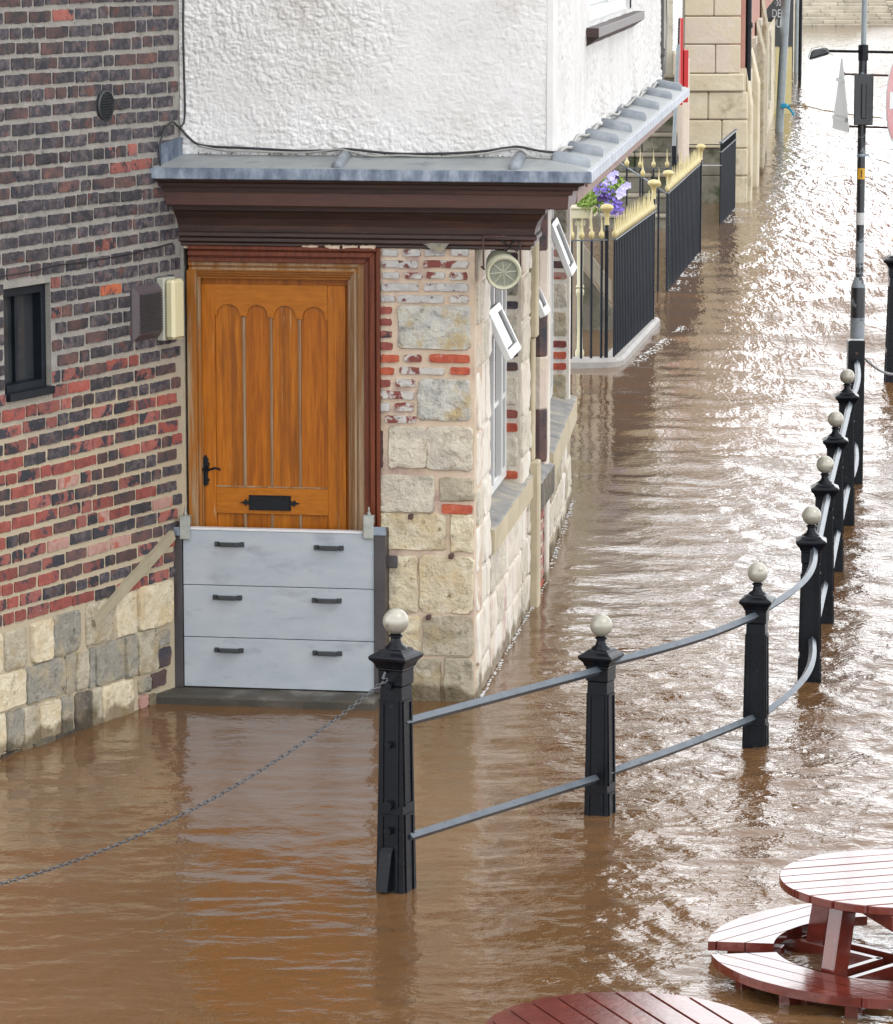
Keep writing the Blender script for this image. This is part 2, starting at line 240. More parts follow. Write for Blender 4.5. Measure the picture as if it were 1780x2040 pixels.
# ------------------------------------------------------------------ mesh and object helpers
WM = {}
class MB:
    def __init__(s): s.v = []; s.f = []
    def add(s, vs, fs):
        k = len(s.v); s.v += [tuple(v) for v in vs]; s.f += [tuple(i+k for i in f) for f in fs]; return s
    def box(s, x0, x1, y0, y1, z0, z1):
        return s.add([(x0, y0, z0), (x1, y0, z0), (x1, y1, z0), (x0, y1, z0), (x0, y0, z1), (x1, y0, z1), (x1, y1, z1), (x0, y1, z1)],
                     [(0, 3, 2, 1), (4, 5, 6, 7), (0, 1, 5, 4), (1, 2, 6, 5), (2, 3, 7, 6), (3, 0, 4, 7)])
    def prism(s, poly, y0, y1):                         # poly in x,z ; front y0 (outward), back y1
        n = len(poly)
        a = sum(poly[i][0]*poly[(i+1) % n][1]-poly[(i+1) % n][0]*poly[i][1] for i in range(n))
        if a < 0: poly = poly[::-1]
        return s.add([(x, y0, z) for x, z in poly]+[(x, y1, z) for x, z in poly],
                     [tuple(range(n)), tuple(range(2*n-1, n-1, -1))]+[(i, i+n, (i+1) % n+n, (i+1) % n) for i in range(n)])
    def slab(s, poly, z0, z1):                          # poly in x,y
        n = len(poly)
        a = sum(poly[i][0]*poly[(i+1) % n][1]-poly[(i+1) % n][0]*poly[i][1] for i in range(n))
        if a < 0: poly = poly[::-1]
        return s.add([(x, y, z0) for x, y in poly]+[(x, y, z1) for x, y in poly],
                     [tuple(range(n-1, -1, -1)), tuple(range(n, 2*n))]+[(i, (i+1) % n, (i+1) % n+n, i+n) for i in range(n)])
    def tube(s, pts, r, n=8, rot=0., caps=True, rr=None):
        pts = [Vector(p) for p in pts]; ring = []; k = len(pts)
        for i, p in enumerate(pts):
            t = (pts[min(i+1, k-1)]-pts[max(i-1, 0)]).normalized()
            a = t.cross(Vector((0, 0, 1)))
            if a.length < .05: a = t.cross(Vector((0, 1, 0)))
            a.normalize(); b = a.cross(t).normalized(); ri = rr[i] if rr else r
            ring.append([p+a*math.cos(rot+2*PI*j/n)*ri+b*math.sin(rot+2*PI*j/n)*ri for j in range(n)])
        vs = [v for q in ring for v in q]; fs = []
        for i in range(k-1):
            for j in range(n): fs.append((i*n+j, i*n+(j+1) % n, (i+1)*n+(j+1) % n, (i+1)*n+j))
        if caps: fs += [tuple(range(n-1, -1, -1)), tuple((k-1)*n+j for j in range(n))]
        return s.add(vs, fs)
    def lathe(s, prof, c=(0, 0), n=16, rot=0.):        # prof (r,z), square when n=4
        vs = []; fs = []; k = len(prof)
        for r, z in prof:
            for j in range(n): vs.append((c[0]+r*math.cos(rot+2*PI*j/n), c[1]+r*math.sin(rot+2*PI*j/n), z))
        for i in range(k-1):
            for j in range(n): fs.append((i*n+j, i*n+(j+1) % n, (i+1)*n+(j+1) % n, (i+1)*n+j))
        fs += [tuple(range(n-1, -1, -1)), tuple((k-1)*n+j for j in range(n))]
        return s.add(vs, fs)
    def mesh(s, name, m, smooth=False, bevel=0., fixn=False):
        me = bpy.data.meshes.new(name); me.from_pydata(s.v, [], s.f)
        ms = m if isinstance(m, list) else [m]
        for q in ms: me.materials.append(q)
        if bevel or fixn:
            bm = bmesh.new(); bm.from_mesh(me)
            bmesh.ops.recalc_face_normals(bm, faces=bm.faces)
            if bevel: bmesh.ops.bevel(bm, geom=[e for e in bm.edges if len(e.link_faces) == 2 and e.calc_face_angle(0) > .5], offset=bevel, segments=1, affect='EDGES', clamp_overlap=True)
            bm.to_mesh(me); bm.free()
        if smooth:
            for p in me.polygons: p.use_smooth = True
            if smooth != 'all':
                try: me.set_sharp_from_angle(angle=math.radians(smooth if smooth > 1 else 35))
                except Exception: pass
        return me
def link(name, me, parent=None, Mx=None):
    o = bpy.data.objects.new(name, me); scene.collection.objects.link(o)
    Mx = Mx if Mx is not None else Matrix.Identity(4); WM[o.name] = Mx.copy()
    if parent is not None:
        o.parent = parent; o.matrix_parent_inverse = WM[parent.name].inverted()
    o.matrix_basis = Mx; return o
def tag(o, label=None, cat=None, group=None, kind=None):
    if label: o['label'] = label
    if cat: o['category'] = cat
    if group: o['group'] = group
    if kind: o['kind'] = kind
    return o
def thing(name, label, cat, loc=(0, 0, 0), Mx=None, group=None):
    return tag(link(name, None, None, Mx if Mx is not None else Matrix.Translation(loc)), label, cat, group)
def part(mb, name, m, parent, fr=None, Mx=None, **k):
    return link(name, mb.mesh(name, m, **k), parent, Mx if Mx is not None else (fr.M if fr else WORLD.M))
def smoothstep(x, a, b):
    t = np.clip((x-a)/(b-a), 0, 1); return t*t*(3-2*t)
def vnoise(x, y, seed=0):
    xi = np.floor(x).astype(np.int64); yi = np.floor(y).astype(np.int64); xf = x-xi; yf = y-yi
    def h(a, b):
        n = (a*374761393+b*668265263+seed*974634777) & 0xffffffff
        n = ((n ^ (n >> 13))*1274126177) & 0xffffffff
        return ((n ^ (n >> 16)) & 0xffff)/65535.
    u = xf*xf*(3-2*xf); v = yf*yf*(3-2*yf)
    return (h(xi, yi)*(1-u)+h(xi+1, yi)*u)*(1-v)+(h(xi, yi+1)*(1-u)+h(xi+1, yi+1)*u)*v
def outline(w, h, n, jit, corner=.25, r=random):
    pts = []
    per = [(-w/2, -h/2), (w/2, -h/2), (w/2, h/2), (-w/2, h/2)]
    c = corner*min(w, h)
    for i in range(4):
        a = Vector(per[i]); b = Vector(per[(i+1) % 4]); d = (b-a).normalized(); L = (b-a).length
        k = max(1, round(n*L/(2*(w+h))))
        for j in range(k+1):
            t = c+(L-2*c)*j/k; p = a+d*t; nrm = Vector((d.y, -d.x))
            p += nrm*r.uniform(-jit, jit*.4)+d*r.uniform(-jit, jit)*.5; pts.append((p.x, p.y))
    return pts
def blockmesh(name, w, h, m, proud=.008, n=8, jit=.003, back=.01, corner=.2, dome=.002, r=random):
    o = outline(w, h, n, jit, corner, r); k = len(o); mb = MB(); sx = max(.5, 1-.006/w); sz = max(.5, 1-.006/h)
    vs = [(x, back, z) for x, z in o]+[(x*sx, -proud*r.uniform(.75, 1.1), z*sz) for x, z in o]+[(0, -proud-dome, 0)]
    fs = [(i, (i+1) % k, k+(i+1) % k, k+i) for i in range(k)]+[(k+i, k+(i+1) % k, 2*k) for i in range(k)]
    mb.add(vs, fs); return mb.mesh(name, m, smooth=50)
def rockmesh(name, w, h, m, proud=.02, jit=.008, r=random, rough=.006):
    """bigger stone: rough outline, narrow shoulder, then an uneven dressed face"""
    o = outline(w, h, 22, jit, .08, r); k = len(o); mb = MB(); e = min(.007, w*.08, h*.08)
    sx = 1-2*e/w; sz = 1-2*e/h; a, b_ = r.uniform(0, 90), r.uniform(0, 90); sd = r.randrange(99)
    tx, tz = r.uniform(-.04, .04), r.uniform(-.06, .06)
    def dep(x, z):
        v = float(vnoise(np.array((x+a)*14.), np.array((z+b_)*22.), sd))-.5+.6*(float(vnoise(np.array((x+a)*34.), np.array((z+b_)*46.), sd+1))-.5)
        return -proud*.8-rough*1.5*v-(x*tx+z*tz)*.5
    vs = [(x, .012, z) for x, z in o]+[(x*(1-(1-sx)*.3), -proud*.35, z*(1-(1-sz)*.3)) for x, z in o]
    for q in (1., .8, .55, .28): vs += [(x*sx*q, dep(x*sx*q, z*sz*q), z*sz*q) for x, z in o]
    vs.append((0, dep(0, 0), 0)); fs = []
    for g in range(5): fs += [(g*k+i, g*k+(i+1) % k, (g+1)*k+(i+1) % k, (g+1)*k+i) for i in range(k)]
    fs += [(5*k+i, 5*k+(i+1) % k, 6*k) for i in range(k)]
    mb.add(vs, fs); return mb.mesh(name, m, smooth=55)
def T(u, w, z): return Matrix.Translation((u, -w, z))

# ------------------------------------------------------------------ key places
A = onz(945, 1398); B = onz(372, 1380)
FL = Frame(B, azi(4800))                    # brick wall on the left; u<0 comes towards the camera
FF = Frame(B, (A.x-B.x, A.y-B.y)); WF = (A.xy-B.xy).length
FS = Frame(A, azi(1836))                    # ground floor side wall along the street
K = onz(1088, 1132); FK = Frame(K, azi(1538))
UW = 2.11; WC = FF.P(UW, 0); FJ = Frame(WC, azi(1765)); JL = 10.3

# ------------------------------------------------------------------ setting: bed, water, far pavement
bed = MB().add([(-60, -20, -1.2), (160, -20, -1.2), (160, 400, -1.2), (-60, 400, -1.2)], [(0, 1, 2, 3)])
tag(part(bed, 'ground', M['bed'], None), 'flooded street bed under the brown water', kind='structure')

def water_mat():
    m, nt, b = _nodes('flood_water'); L = nt.links.new
    g = N(nt, 'ShaderNodeNewGeometry')
    n0 = N(nt, 'ShaderNodeTexNoise', _Scale=.35, _Detail=4.); L(g.outputs['Position'], n0.inputs['Vector'])
    r = N(nt, 'ShaderNodeValToRGB'); e = r.color_ramp.elements
    e[0].position = .35; e[0].color = (.098, .05, .02, 1); e[1].position = .65; e[1].color = (.125, .066, .03, 1)
    L(n0.outputs['Fac'], r.inputs['Fac']); L(r.outputs[0], b.inputs['Base Color'])
    b.inputs['Roughness'].default_value = .04; b.inputs['IOR'].default_value = 1.42
    vc = N(nt, 'ShaderNodeAttribute', attribute_name='chop')
    mp = N(nt, 'ShaderNodeMapping', _Scale=(1, 1.25, 1), _Rotation=(0, 0, .25)); L(g.outputs['Position'], mp.inputs['Vector'])
    n1 = N(nt, 'ShaderNodeTexNoise', _Scale=11., _Detail=3., _Roughness=.5, _Distortion=.4); L(mp.outputs[0], n1.inputs['Vector'])
    n2 = N(nt, 'ShaderNodeTexNoise', _Scale=34., _Detail=2., _Roughness=.5); L(mp.outputs[0], n2.inputs['Vector'])
    a = N(nt, 'ShaderNodeMath', operation='MULTIPLY_ADD'); a.inputs[1].default_value = .3; L(n2.outputs['Fac'], a.inputs[0]); L(n1.outputs['Fac'], a.inputs[2])
    bn = N(nt, 'ShaderNodeBump', _Distance=.014); L(a.outputs[0], bn.inputs['Height']); L(vc.outputs['Fac'], bn.inputs['Strength'])
    fa = N(nt, 'ShaderNodeAttribute', attribute_name='far')
    mp3 = N(nt, 'ShaderNodeMapping', _Scale=(3.2, .8, 1), _Rotation=(0, 0, .05)); L(g.outputs['Position'], mp3.inputs['Vector'])
    n3 = N(nt, 'ShaderNodeTexNoise', _Scale=1.5, _Detail=3., _Roughness=.6, _Distortion=.4); L(mp3.outputs[0], n3.inputs['Vector'])
    bn3 = N(nt, 'ShaderNodeBump', _Distance=.16); L(n3.outputs['Fac'], bn3.inputs['Height']); L(fa.outputs['Fac'], bn3.inputs['Strength']); L(bn.outputs[0], bn3.inputs['Normal'])
    L(bn3.outputs[0], b.inputs['Normal']); return m
M['water'] = water_mat()
def water():
    # rows densest where waves are seen largest; extends past the walls and the picture on both sides
    nr, nc = 820, 420
    inv = np.linspace(1/11.5, 1/175., nr); yy = 1/inv
    t = np.linspace(-1, 1, nc)
    X = (t[None, :]*.15)*yy[:, None]; X[:, :] += 0; Y = np.repeat(yy[:, None], nc, 1)
    xw = np.where(Y > 21.3, .16+.122*(Y-21.3), .16-.25*(21.3-Y)*0)
    chop = .16+.84*smoothstep(X-xw, -.15, 1.9)
    bay = (Y < 21.6)
    chop = np.where(bay, .24+.76*smoothstep(X-.12*(20-Y), .0, 2.0), chop)
    chop *= .75+.5*vnoise(X*.7+5, Y*.28+3, 4)
    Z = np.zeros_like(X)
    wx = X+.25*(vnoise(X*.9, Y*.9, 1)-.5)+.1*(vnoise(X*2.7, Y*2.7, 8)-.5); wy = Y+.25*(vnoise(X*.9+9, Y*.9, 2)-.5)+.1*(vnoise(X*2.7+4, Y*2.7, 9)-.5)
    dl = np.gradient(yy)[:, None]
    for i in range(96):
        lam = .055*(10 ** (rng.random()*1.15)); th_ = rng.normal(1.7, .8); k = 2*PI/lam
        a = lam*.0052*(.6+.8*rng.random())
        if lam < .26: a *= 1.25
        elif lam > .45: a *= .75
        fade = np.clip((lam/(np.abs(dl)*2.6)-.6)/.8, 0, 1)
        mod = .35+1.3*vnoise(X*.55+i*7.1, Y*.55+i*3.3, 20+i)
        Z += a*fade*mod*1.7*(np.exp(1.1*(np.sin(k*(wx*math.cos(th_)+wy*math.sin(th_))+rng.random()*6.28)-1))-.45)
    farw = smoothstep(Y, 20, 44)
    for i in range(34):                                  # longer wavelets that carry the pattern further down the street
        lam = .45*(10 ** (rng.random()*.65)); th_ = rng.normal(1.62, .65); k = 2*PI/lam; a = lam*.0075*(.6+.8*rng.random())
        fade = np.clip((lam/(np.abs(dl)*2.6)-.6)/.8, 0, 1)
        Z += a*fade*farw*(.35+1.3*vnoise(X*.4+i*5.1, Y*.3+i*2.3, 220+i))*1.7*(np.exp(1.1*(np.sin(k*(wx*math.cos(th_)+wy*math.sin(th_))+rng.random()*6.28)-1))-.45)
    Z *= chop*1.0
    edge = np.minimum(smoothstep(t, -1, -.97), 1-smoothstep(t, .97, 1))[None, :]; Z *= edge; Z[0] = 0; Z[-1] = 0
    me = bpy.data.meshes.new('water'); nv = nr*nc
    co = np.stack([X.ravel(), Y.ravel(), Z.ravel()], 1)
    ii = np.arange(nr-1)[:, None]*nc+np.arange(nc-1)[None, :]
    q = np.stack([ii, ii+1, ii+nc+1, ii+nc], -1).reshape(-1, 4)
    xs = .15; ext = np.array([(-xs*11.5, 11.5, 0), (xs*11.5, 11.5, 0), (xs*175, 175, 0), (-xs*175, 175, 0), (-60, 11.5, 0), (-60, 175, 0), (160, 11.5, 0), (160, 175, 0), (-60, -15, 0), (160, -15, 0), (-60, 390, 0), (160, 390, 0)])
    co = np.vstack([co, ext]); b = nv
    eq = np.array([(b+4, b+0, b+3, b+5), (b+1, b+6, b+7, b+2), (b+8, b+9, b+6, b+4), (b+5, b+7, b+11, b+10)])
    q = np.vstack([q, eq])
    me.vertices.add(len(co)); me.vertices.foreach_set('co', co.ravel())
    me.loops.add(q.size); me.loops.foreach_set('vertex_index', q.ravel().astype(np.int32))
    me.polygons.add(len(q)); me.polygons.foreach_set('loop_start', np.arange(0, q.size, 4, dtype=np.int32)); me.polygons.foreach_set('loop_total', np.full(len(q), 4, np.int32))
    me.polygons.foreach_set('use_smooth', np.ones(len(q), bool)); me.update()
    at = me.attributes.new('chop', 'FLOAT', 'POINT'); at.data.foreach_set('value', np.concatenate([chop.ravel()*1.0, np.full(12, .5)]).astype(np.float32))
    at = me.attributes.new('far', 'FLOAT', 'POINT'); at.data.foreach_set('value', np.concatenate([(chop*smoothstep(Y, 24, 60)).ravel(), np.full(12, .6)]).astype(np.float32))
    me.materials.append(M['water']); return me
wo = link('water', water()); tag(wo, 'brown rippling flood water covering the street and lapping the walls', kind='structure')

# ------------------------------------------------------------------ left brick building
bh = thing('brick_house', 'dark red and blue-black brick wall of the left building on a rubble stone plinth', 'building', Mx=FL.M)
wu0, wz1 = FL.uz(6, 577); wu1, _ = FL.uz(100, 562); wz0 = FL.uz(100, 770)[1]; wz1 = FL.uz(100, 562)[1]
U0 = -4.2
core = MB()
core.box(wu1, .02, 0, .35, -1.1, 7); core.box(U0, wu0, 0, .35, -1.1, 7)
core.box(wu0, wu1, 0, .35, -1.1, wz0); core.box(wu0, wu1, 0, .35, wz1, 7); core.box(wu0, wu1, .2, .35, wz0, wz1)
wall = part(core, 'wall', M['mortar'], bh, FL)
PZ = .675                                              # top of stone plinth
PITCH, BHGT = .0835, .065
lib = {}
def brickmesh(kind, size, v):
    k = (kind, size, v)
    if k not in lib:
        r = random.Random(hash((size, v)) % 1000+v*17+len(size))
        w = .216 if size == 's' else .103
        lib[k] = blockmesh('brick', w, BHGT, M[kind], .006, 20 if size == 's' else 13, .0045, corner=.1, r=r)
    return lib[k]
def brick_kind(u, z):
    q = random.random(); n = .5+.5*math.sin(u*2.3+z*4.1)
    if z > 1.98: return 'bdark' if q < .80 else ('bbrown' if q < .955 else ('bmix' if q < .99 else 'borange'))
    if z > 1.9: q *= 1.25
    left = min(1, max(0, (-u-.35)/.9))
    pr = .35+.4*left
    if q < pr: return random.choice(['bred', 'bmix', 'bmix', 'bmix', 'bred', 'bred', 'bmix', 'bpink'] if z < 1.5 else ['bred', 'bmix', 'bmix'])
    return 'bdark' if q < pr+.38*(1-pr)/.6 else 'bbrown'
rows = []; row = 0; z = PZ+.02+BHGT/2
while z < 7.0:
    u = -.015-(.0 if row % 2 else .055)-random.random()*.02; first = True
    while u > U0+.25:
        size = 'h' if (row % 4 == 1 and random.random() < .35) or random.random() < .2 else 's'
        w = .216 if size == 's' else .103
        rows.append((u-w/2, z+.006*math.sin(u*2.7+row*.9)+random.uniform(-.0025, .0025), size, w, row)); u -= w+random.uniform(.009, .015)
    z += PITCH; row += 1
cand = []
su, sz_ = FL.uz(338, 1065); eu, ez = FL.uz(180, 1240)
for u, z, size, w, row in rows:
    if wu0-.01 < u+w/2 and u-w/2 < wu1+.01 and wz0-.015 < z+.03 and z-.03 < wz1+.03:
        lft = wu0-.004-(u-w/2); rgt = (u+w/2)-wu1-.004
        if rgt > .05: w2 = rgt; u = wu1+.004+w2/2
        elif lft > .05: w2 = lft; u = wu0-.004-w2/2
        else: continue
        sc = w2/w; w = w2
    else: sc = random.uniform(.96, 1.03)
    cand.append((u, z, size, sc))
inview = [c for c in cand if -1.98 < c[0] and c[1] < 4.02]
inview.sort(key=lambda c: c[0]*(.5 if c[2] == 's' else 1)+(.25 if c[2] == 'h' else 0))
asparts = set(id(c) for c in inview[:300]); rest = {}
for c in cand:
    u, z, size, sc = c; kd = brick_kind(u, z); me = brickmesh(kd, size, random.randrange(6))
    m = FL.M @ T(u, random.uniform(-.001, .003), z) @ Matrix.Rotation(random.uniform(-.012, .012), 4, 'Y') @ Matrix.Diagonal((sc, 1, random.uniform(.94, 1.06), 1))
    if id(c) in asparts: link('brick', me, wall, m)
    else: rest.setdefault(kd, []).append((me, FL.M.inverted() @ m))
if rest:                                               # remaining bricks joined
    mb = MB(); mats = []; idx = []
    for kd, lst in rest.items():
        mats.append(M[kd])
        for me, m in lst:
            mb.add([m @ v.co for v in me.vertices], [tuple(p.vertices) for p in me.polygons]); idx += [len(mats)-1]*len(me.polygons)
    me = mb.mesh('further_bricks', mats); me.polygons.foreach_set('material_index', idx)
    tag(link('further_bricks', me, wall, FL.M), kind='stuff')
# plinth stones, read off course by course
def stones_px(fr, parent, lst, mats=None, proud=.02, gap=.006, w0=0., name='stone', rough=.006):
    for e in lst:
        x0, x1, y0, y1, mt = e[:5]; pr = e[5] if len(e) > 5 else proud
        ym = (y0+y1)/2; xm = (x0+x1)/2
        u0 = fr.uz(x0, ym, w0)[0]; u1 = fr.uz(x1, ym, w0)[0]; z1 = fr.uz(xm, y0, w0)[1]; z0 = fr.uz(xm, y1, w0)[1]
        w = u1-u0-gap; h = z1-z0-gap
        if w < .02 or h < .02: continue
        if h < .09 and w < .3: me = blockmesh(name, w, h, M[mt], pr*.6, 12, .004)
        else: me = rockmesh(name, w, h, M[mt], pr*(.7 if fr is FF else 1), min(.007, .05*min(w, h)+.002), rough=rough*.8)
        link(name, me, parent, fr.M @ T((u0+u1)/2, w0-(.006 if pr > .02 and fr is FF else 0), (z0+z1)/2))
def Z1(x, y): return (x/4.744, 1100+y/4.744)
def course(segs, yl, yr, hl, hr):
    o = []
    for x0, x1, mt in segs:
        xm = (x0+x1)/2; t = xm/1300.
        ya = yl+(yr-yl)*t; h = hl+(hr-hl)*t
        a = Z1(x0, ya); b = Z1(x1, ya+h); o.append((a[0], b[0], a[1], b[1], mt, random.uniform(.014, .03)))
    return o
plinth = course([(-420, -230, 'sgrey'), (-225, 20, 'syellow'), (35, 245, 'scream'), (290, 485, 'syellow'), (490, 745, 'sgrey'), (805, 1065, 'scream'), (1078, 1288, 'syellow'), (1298, 1610, 'syellow')], 775, 345, 375, 410)
plinth += course([(-400, -150, 'scream'), (-140, 225, 'syellow'), (240, 598, 'sgrey'), (604, 702, 'sgrey'), (708, 825, 'scream'), (830, 878, 'sgrey'), (884, 1168, 'sgrey'), (1175, 1275, 'sgrey'), (1284, 1480, 'scream')], 1165, 765, 335, 395)
plinth += course([(-300, -60, 'scream'), (-40, 42, 'syellow'), (48, 205, 'sgrey'), (212, 362, 'scream'), (370, 560, 'syellow'), (565, 672, 'sgrey'), (700, 855, 'sdark'), (862, 958, 'scream'), (964, 1255, 'syellow')], 1530, 1175, 370, 380)  # the dark block stands for a hole, its shade painted as stone colour
plinth += [(x0/4.744, x1/4.744, 1100+y0/4.744, 1100+y1/4.744, mt, .035) for x0, x1, y0, y1, mt in
           [(0, 180, 1890, 2010, 'sdark'), (190, 290, 1820, 1950, 'scream'), (300, 490, 1760, 1910, 'sgrey'), (500, 700, 1700, 1830, 'sdark'), (860, 960, 1630, 1740, 'sdark'), (965, 1160, 1580, 1700, 'sgrey')]]
plinth += [(1300/4.744, 1415/4.744, 1100+1190/4.744, 1100+1330/4.744, 'sgrey'), (1425/4.744, 1560/4.744, 1100+1130/4.744, 1100+1270/4.744, 'bbrown'), (1305/4.744, 1390/4.744, 1100+1350/4.744, 1100+1470/4.744, 'bpink'),
           (1395/4.744, 1470/4.744, 1100+1340/4.744, 1100+1450/4.744, 'scream'), (1300/4.744, 1470/4.744, 1100+1480/4.744, 1100+1560/4.744, 'bred'), (1480/4.744, 1600/4.744, 1100+900/4.744, 1100+1080/4.744, 'bbrown'), (1485/4.744, 1590/4.744, 1100+740/4.744, 1100+880/4.744, 'sgrey')]
stones_px(FL, wall, plinth, gap=-.007)
# far stretch of plinth outside the picture, for other viewpoints
for u in (-4.0, -3.65, -3.2, -2.85, -2.45, -2.15):
    for z in (.1, .33, .56):
        if u < -2.3: link('stone', rockmesh('stone', .3, .2, M[random.choice(['scream', 'sgrey', 'syellow'])], .02, .008), wall, FL.M @ T(u, 0, z))
# mortar patch running diagonally
du, dz = eu-su, ez-sz_; ln = math.hypot(du, dz); px_, pz_ = -dz/ln*.028, du/ln*.028
poly = [(su+px_, sz_+pz_), (su+du*.35+px_*1.2, sz_+dz*.35+pz_*1.2), (su+du*.7+px_, sz_+dz*.7+pz_), (eu+px_*.8, ez+pz_*.8), (eu-px_*.7, ez-pz_*.7), (su+du*.6-px_*1.1, sz_+dz*.6-pz_*1.1), (su-px_, sz_-pz_)]
part(MB().prism(poly, -.034, .002), 'mortar_patch', M['patch'], wall, FL)
# window with black timber frame
win = part(MB().box(wu0+.003, wu0+.045, .03, .11, wz0+.003, wz1-.003).box(wu1-.045, wu1-.003, .03, .11, wz0+.003, wz1-.003)
           .box(wu0+.045, wu1-.045, .03, .11, wz1-.05, wz1-.003).box(wu0+.045, wu1-.045, .015, .11, wz0+.003, wz0+.045)
           .box(wu0+.2, wu0+.225, .06, .1, wz0+.045, wz1-.05), 'window', M['blackwin'], bh, FL, bevel=.003)
part(MB().box(wu0+.045, wu0+.2, .085, .095, wz0+.045, wz1-.05).box(wu0+.225, wu1-.045, .085, .095, wz0+.045, wz1-.05), 'pane', M['glass'], win, FL)
part(MB().box(wu0+.01, wu1-.01, -.03, .06, wz0-.035, wz0+.006), 'window_sill', M['blackwin'], win, FL, bevel=.003)
part(MB().box(wu0-.004, wu1+.004, .004, .1, wz1-.004, wz1+.02), 'window_lintel', M['blackwin'], win, FL, bevel=.003)
# round air vent with louvres
vu, vz = FL.uz(207, 209); r_ = .083
vt = MB(); ring = []
n = 28
for rr, y in ((r_, .0), (r_, -.016), (r_*.86, -.022), (r_*.82, -.012)): ring.append([(vu+rr*math.cos(2*PI*j/n), y, vz+rr*math.sin(2*PI*j/n)) for j in range(n)])
vs_ = [p for q in ring for p in q]; vt.add(vs_, [(i*n+j, i*n+(j+1) % n, (i+1)*n+(j+1) % n, (i+1)*n+j) for i in range(3) for j in range(n)]+[tuple(3*n+j for j in range(n))])
vent = part(vt, 'air_vent', M['ventblack'], bh, FL, fixn=True)
for k in range(-4, 5):
    zz = vz+k*.0148; hw = math.sqrt(max(0, (r_*.8)**2-(k*.0148)**2))
    part(MB().add([(vu-hw, -.011, zz+.006), (vu+hw, -.011, zz+.006), (vu+hw, -.024, zz-.003), (vu-hw, -.024, zz-.003), (vu-hw, -.021, zz-.006), (vu+hw, -.021, zz-.006), (vu+hw, -.008, zz+.002), (vu-hw, -.008, zz+.002)],
                  [(0, 3, 2, 1), (3, 4, 5, 2), (4, 7, 6, 5), (0, 7, 4, 3), (1, 2, 5, 6)]), 'louvre', M['ventblack'], vent, FL, fixn=True)
# brown louvred extractor vent
a = FL.uz(259, 570); b_ = FL.uz(311, 575); z0 = FL.uz(285, 676)[1]; z1 = FL.uz(285, 567)[1]
bv = thing('extractor_vent', 'square brown louvred vent cover on the brick wall beside the cream lamp', 'vent', Mx=FL.M @ T(a[0], 0, z0))
cu0, cu1 = a[0], b_[0]
vb = MB(); i = .035
vb.add([(cu0, 0, z0), (cu1, 0, z0), (cu1, 0, z1), (cu0, 0, z1), (cu0, -.012, z0), (cu1, -.012, z0), (cu1, -.012, z1), (cu0, -.012, z1), (cu0+i*.6, -.045, z0+i), (cu1-i*.4, -.045, z0+i), (cu1-i*.4, -.045, z1-i), (cu0+i*.6, -.045, z1-i)],
       [(0, 1, 5, 4), (1, 2, 6, 5), (2, 3, 7, 6), (3, 0, 4, 7), (4, 5, 9, 8), (5, 6, 10, 9), (6, 7, 11, 10), (7, 4, 8, 11), (8, 9, 10, 11)])
cov = part(vb, 'cover', M['ventbrown'], bv, FL, fixn=True)
nz = 15
for k in range(nz):
    zz = z0+i+.008+(z1-z0-2*i-.016)*(k+.5)/nz
    part(MB().box(cu0+i*.6+.012, cu1-i*.4-.008, -.056, -.0452, zz-.0042, zz+.0015), 'louvre', M['ventblack'], cov, FL)
# cream bulkhead lamp
a = FL.uz(311, 560); z1 = FL.uz(315, 553)[1]; z0 = FL.uz(315, 678)[1]
lp = thing('wall_lamp', 'tall cream bulkhead wall lamp on the brick wall left of the oak door', 'lamp', Mx=FL.M @ T(a[0], 0, z0))
part(MB().box(a[0], a[0]+.13, -.05, 0, z0, z1), 'housing', M['lampgrey'], lp, FL, bevel=.006)
part(MB().box(a[0]+.004, a[0]+.126, -.112, -.0505, z0+.008, z1-.008), 'lamp_shade', M['lens'], lp, FL, bevel=.016)
# cables on the brick wall
def pxtube(fr, pts, r, name, m, w=.012, n=6):
    P_ = []
    for q in pts:
        ww = q[2] if len(q) > 2 else w; u, z = fr.uz(q[0], q[1], ww); P_.append((u, -ww, z))
    P2 = []
    for i in range(len(P_)-1):                         # smooth
        p0 = Vector(P_[max(i-1, 0)]); p1 = Vector(P_[i]); p2 = Vector(P_[i+1]); p3 = Vector(P_[min(i+2, len(P_)-1)])
        for k in range(4):
            t = k/4.; P2.append(.5*((2*p1)+(-p0+p2)*t+(2*p0-5*p1+4*p2-p3)*t*t+(-p0+3*p1-3*p2+p3)*t**3))
    P2.append(Vector(P_[-1]))
    return MB().tube(P2, r, n)
c1 = pxtube(FL, [(366, -60), (365, 60), (367, 150), (368, 235), (357, 252), (345, 243), (332, 252), (322, 275), (317, 300), (320, 330), (334, 352), (345, 372)], .006, '', None, .034)
tag(part(c1, 'cable', M['cable'], None, FL, smooth='all'), 'black cable running down the corner and looping beside the lead flashing', 'cable')
c2 = pxtube(FL, [(-40, 556), (60, 541), (110, 528), (150, 524), (200, 516), (260, 505), (320, 490), (345, 484)], .0035, '', None, .012)
tag(part(c2, 'wire', M['cable'], None, FL, smooth='all'), 'thin dark wire crossing the brick wall just above the black window', 'wire')

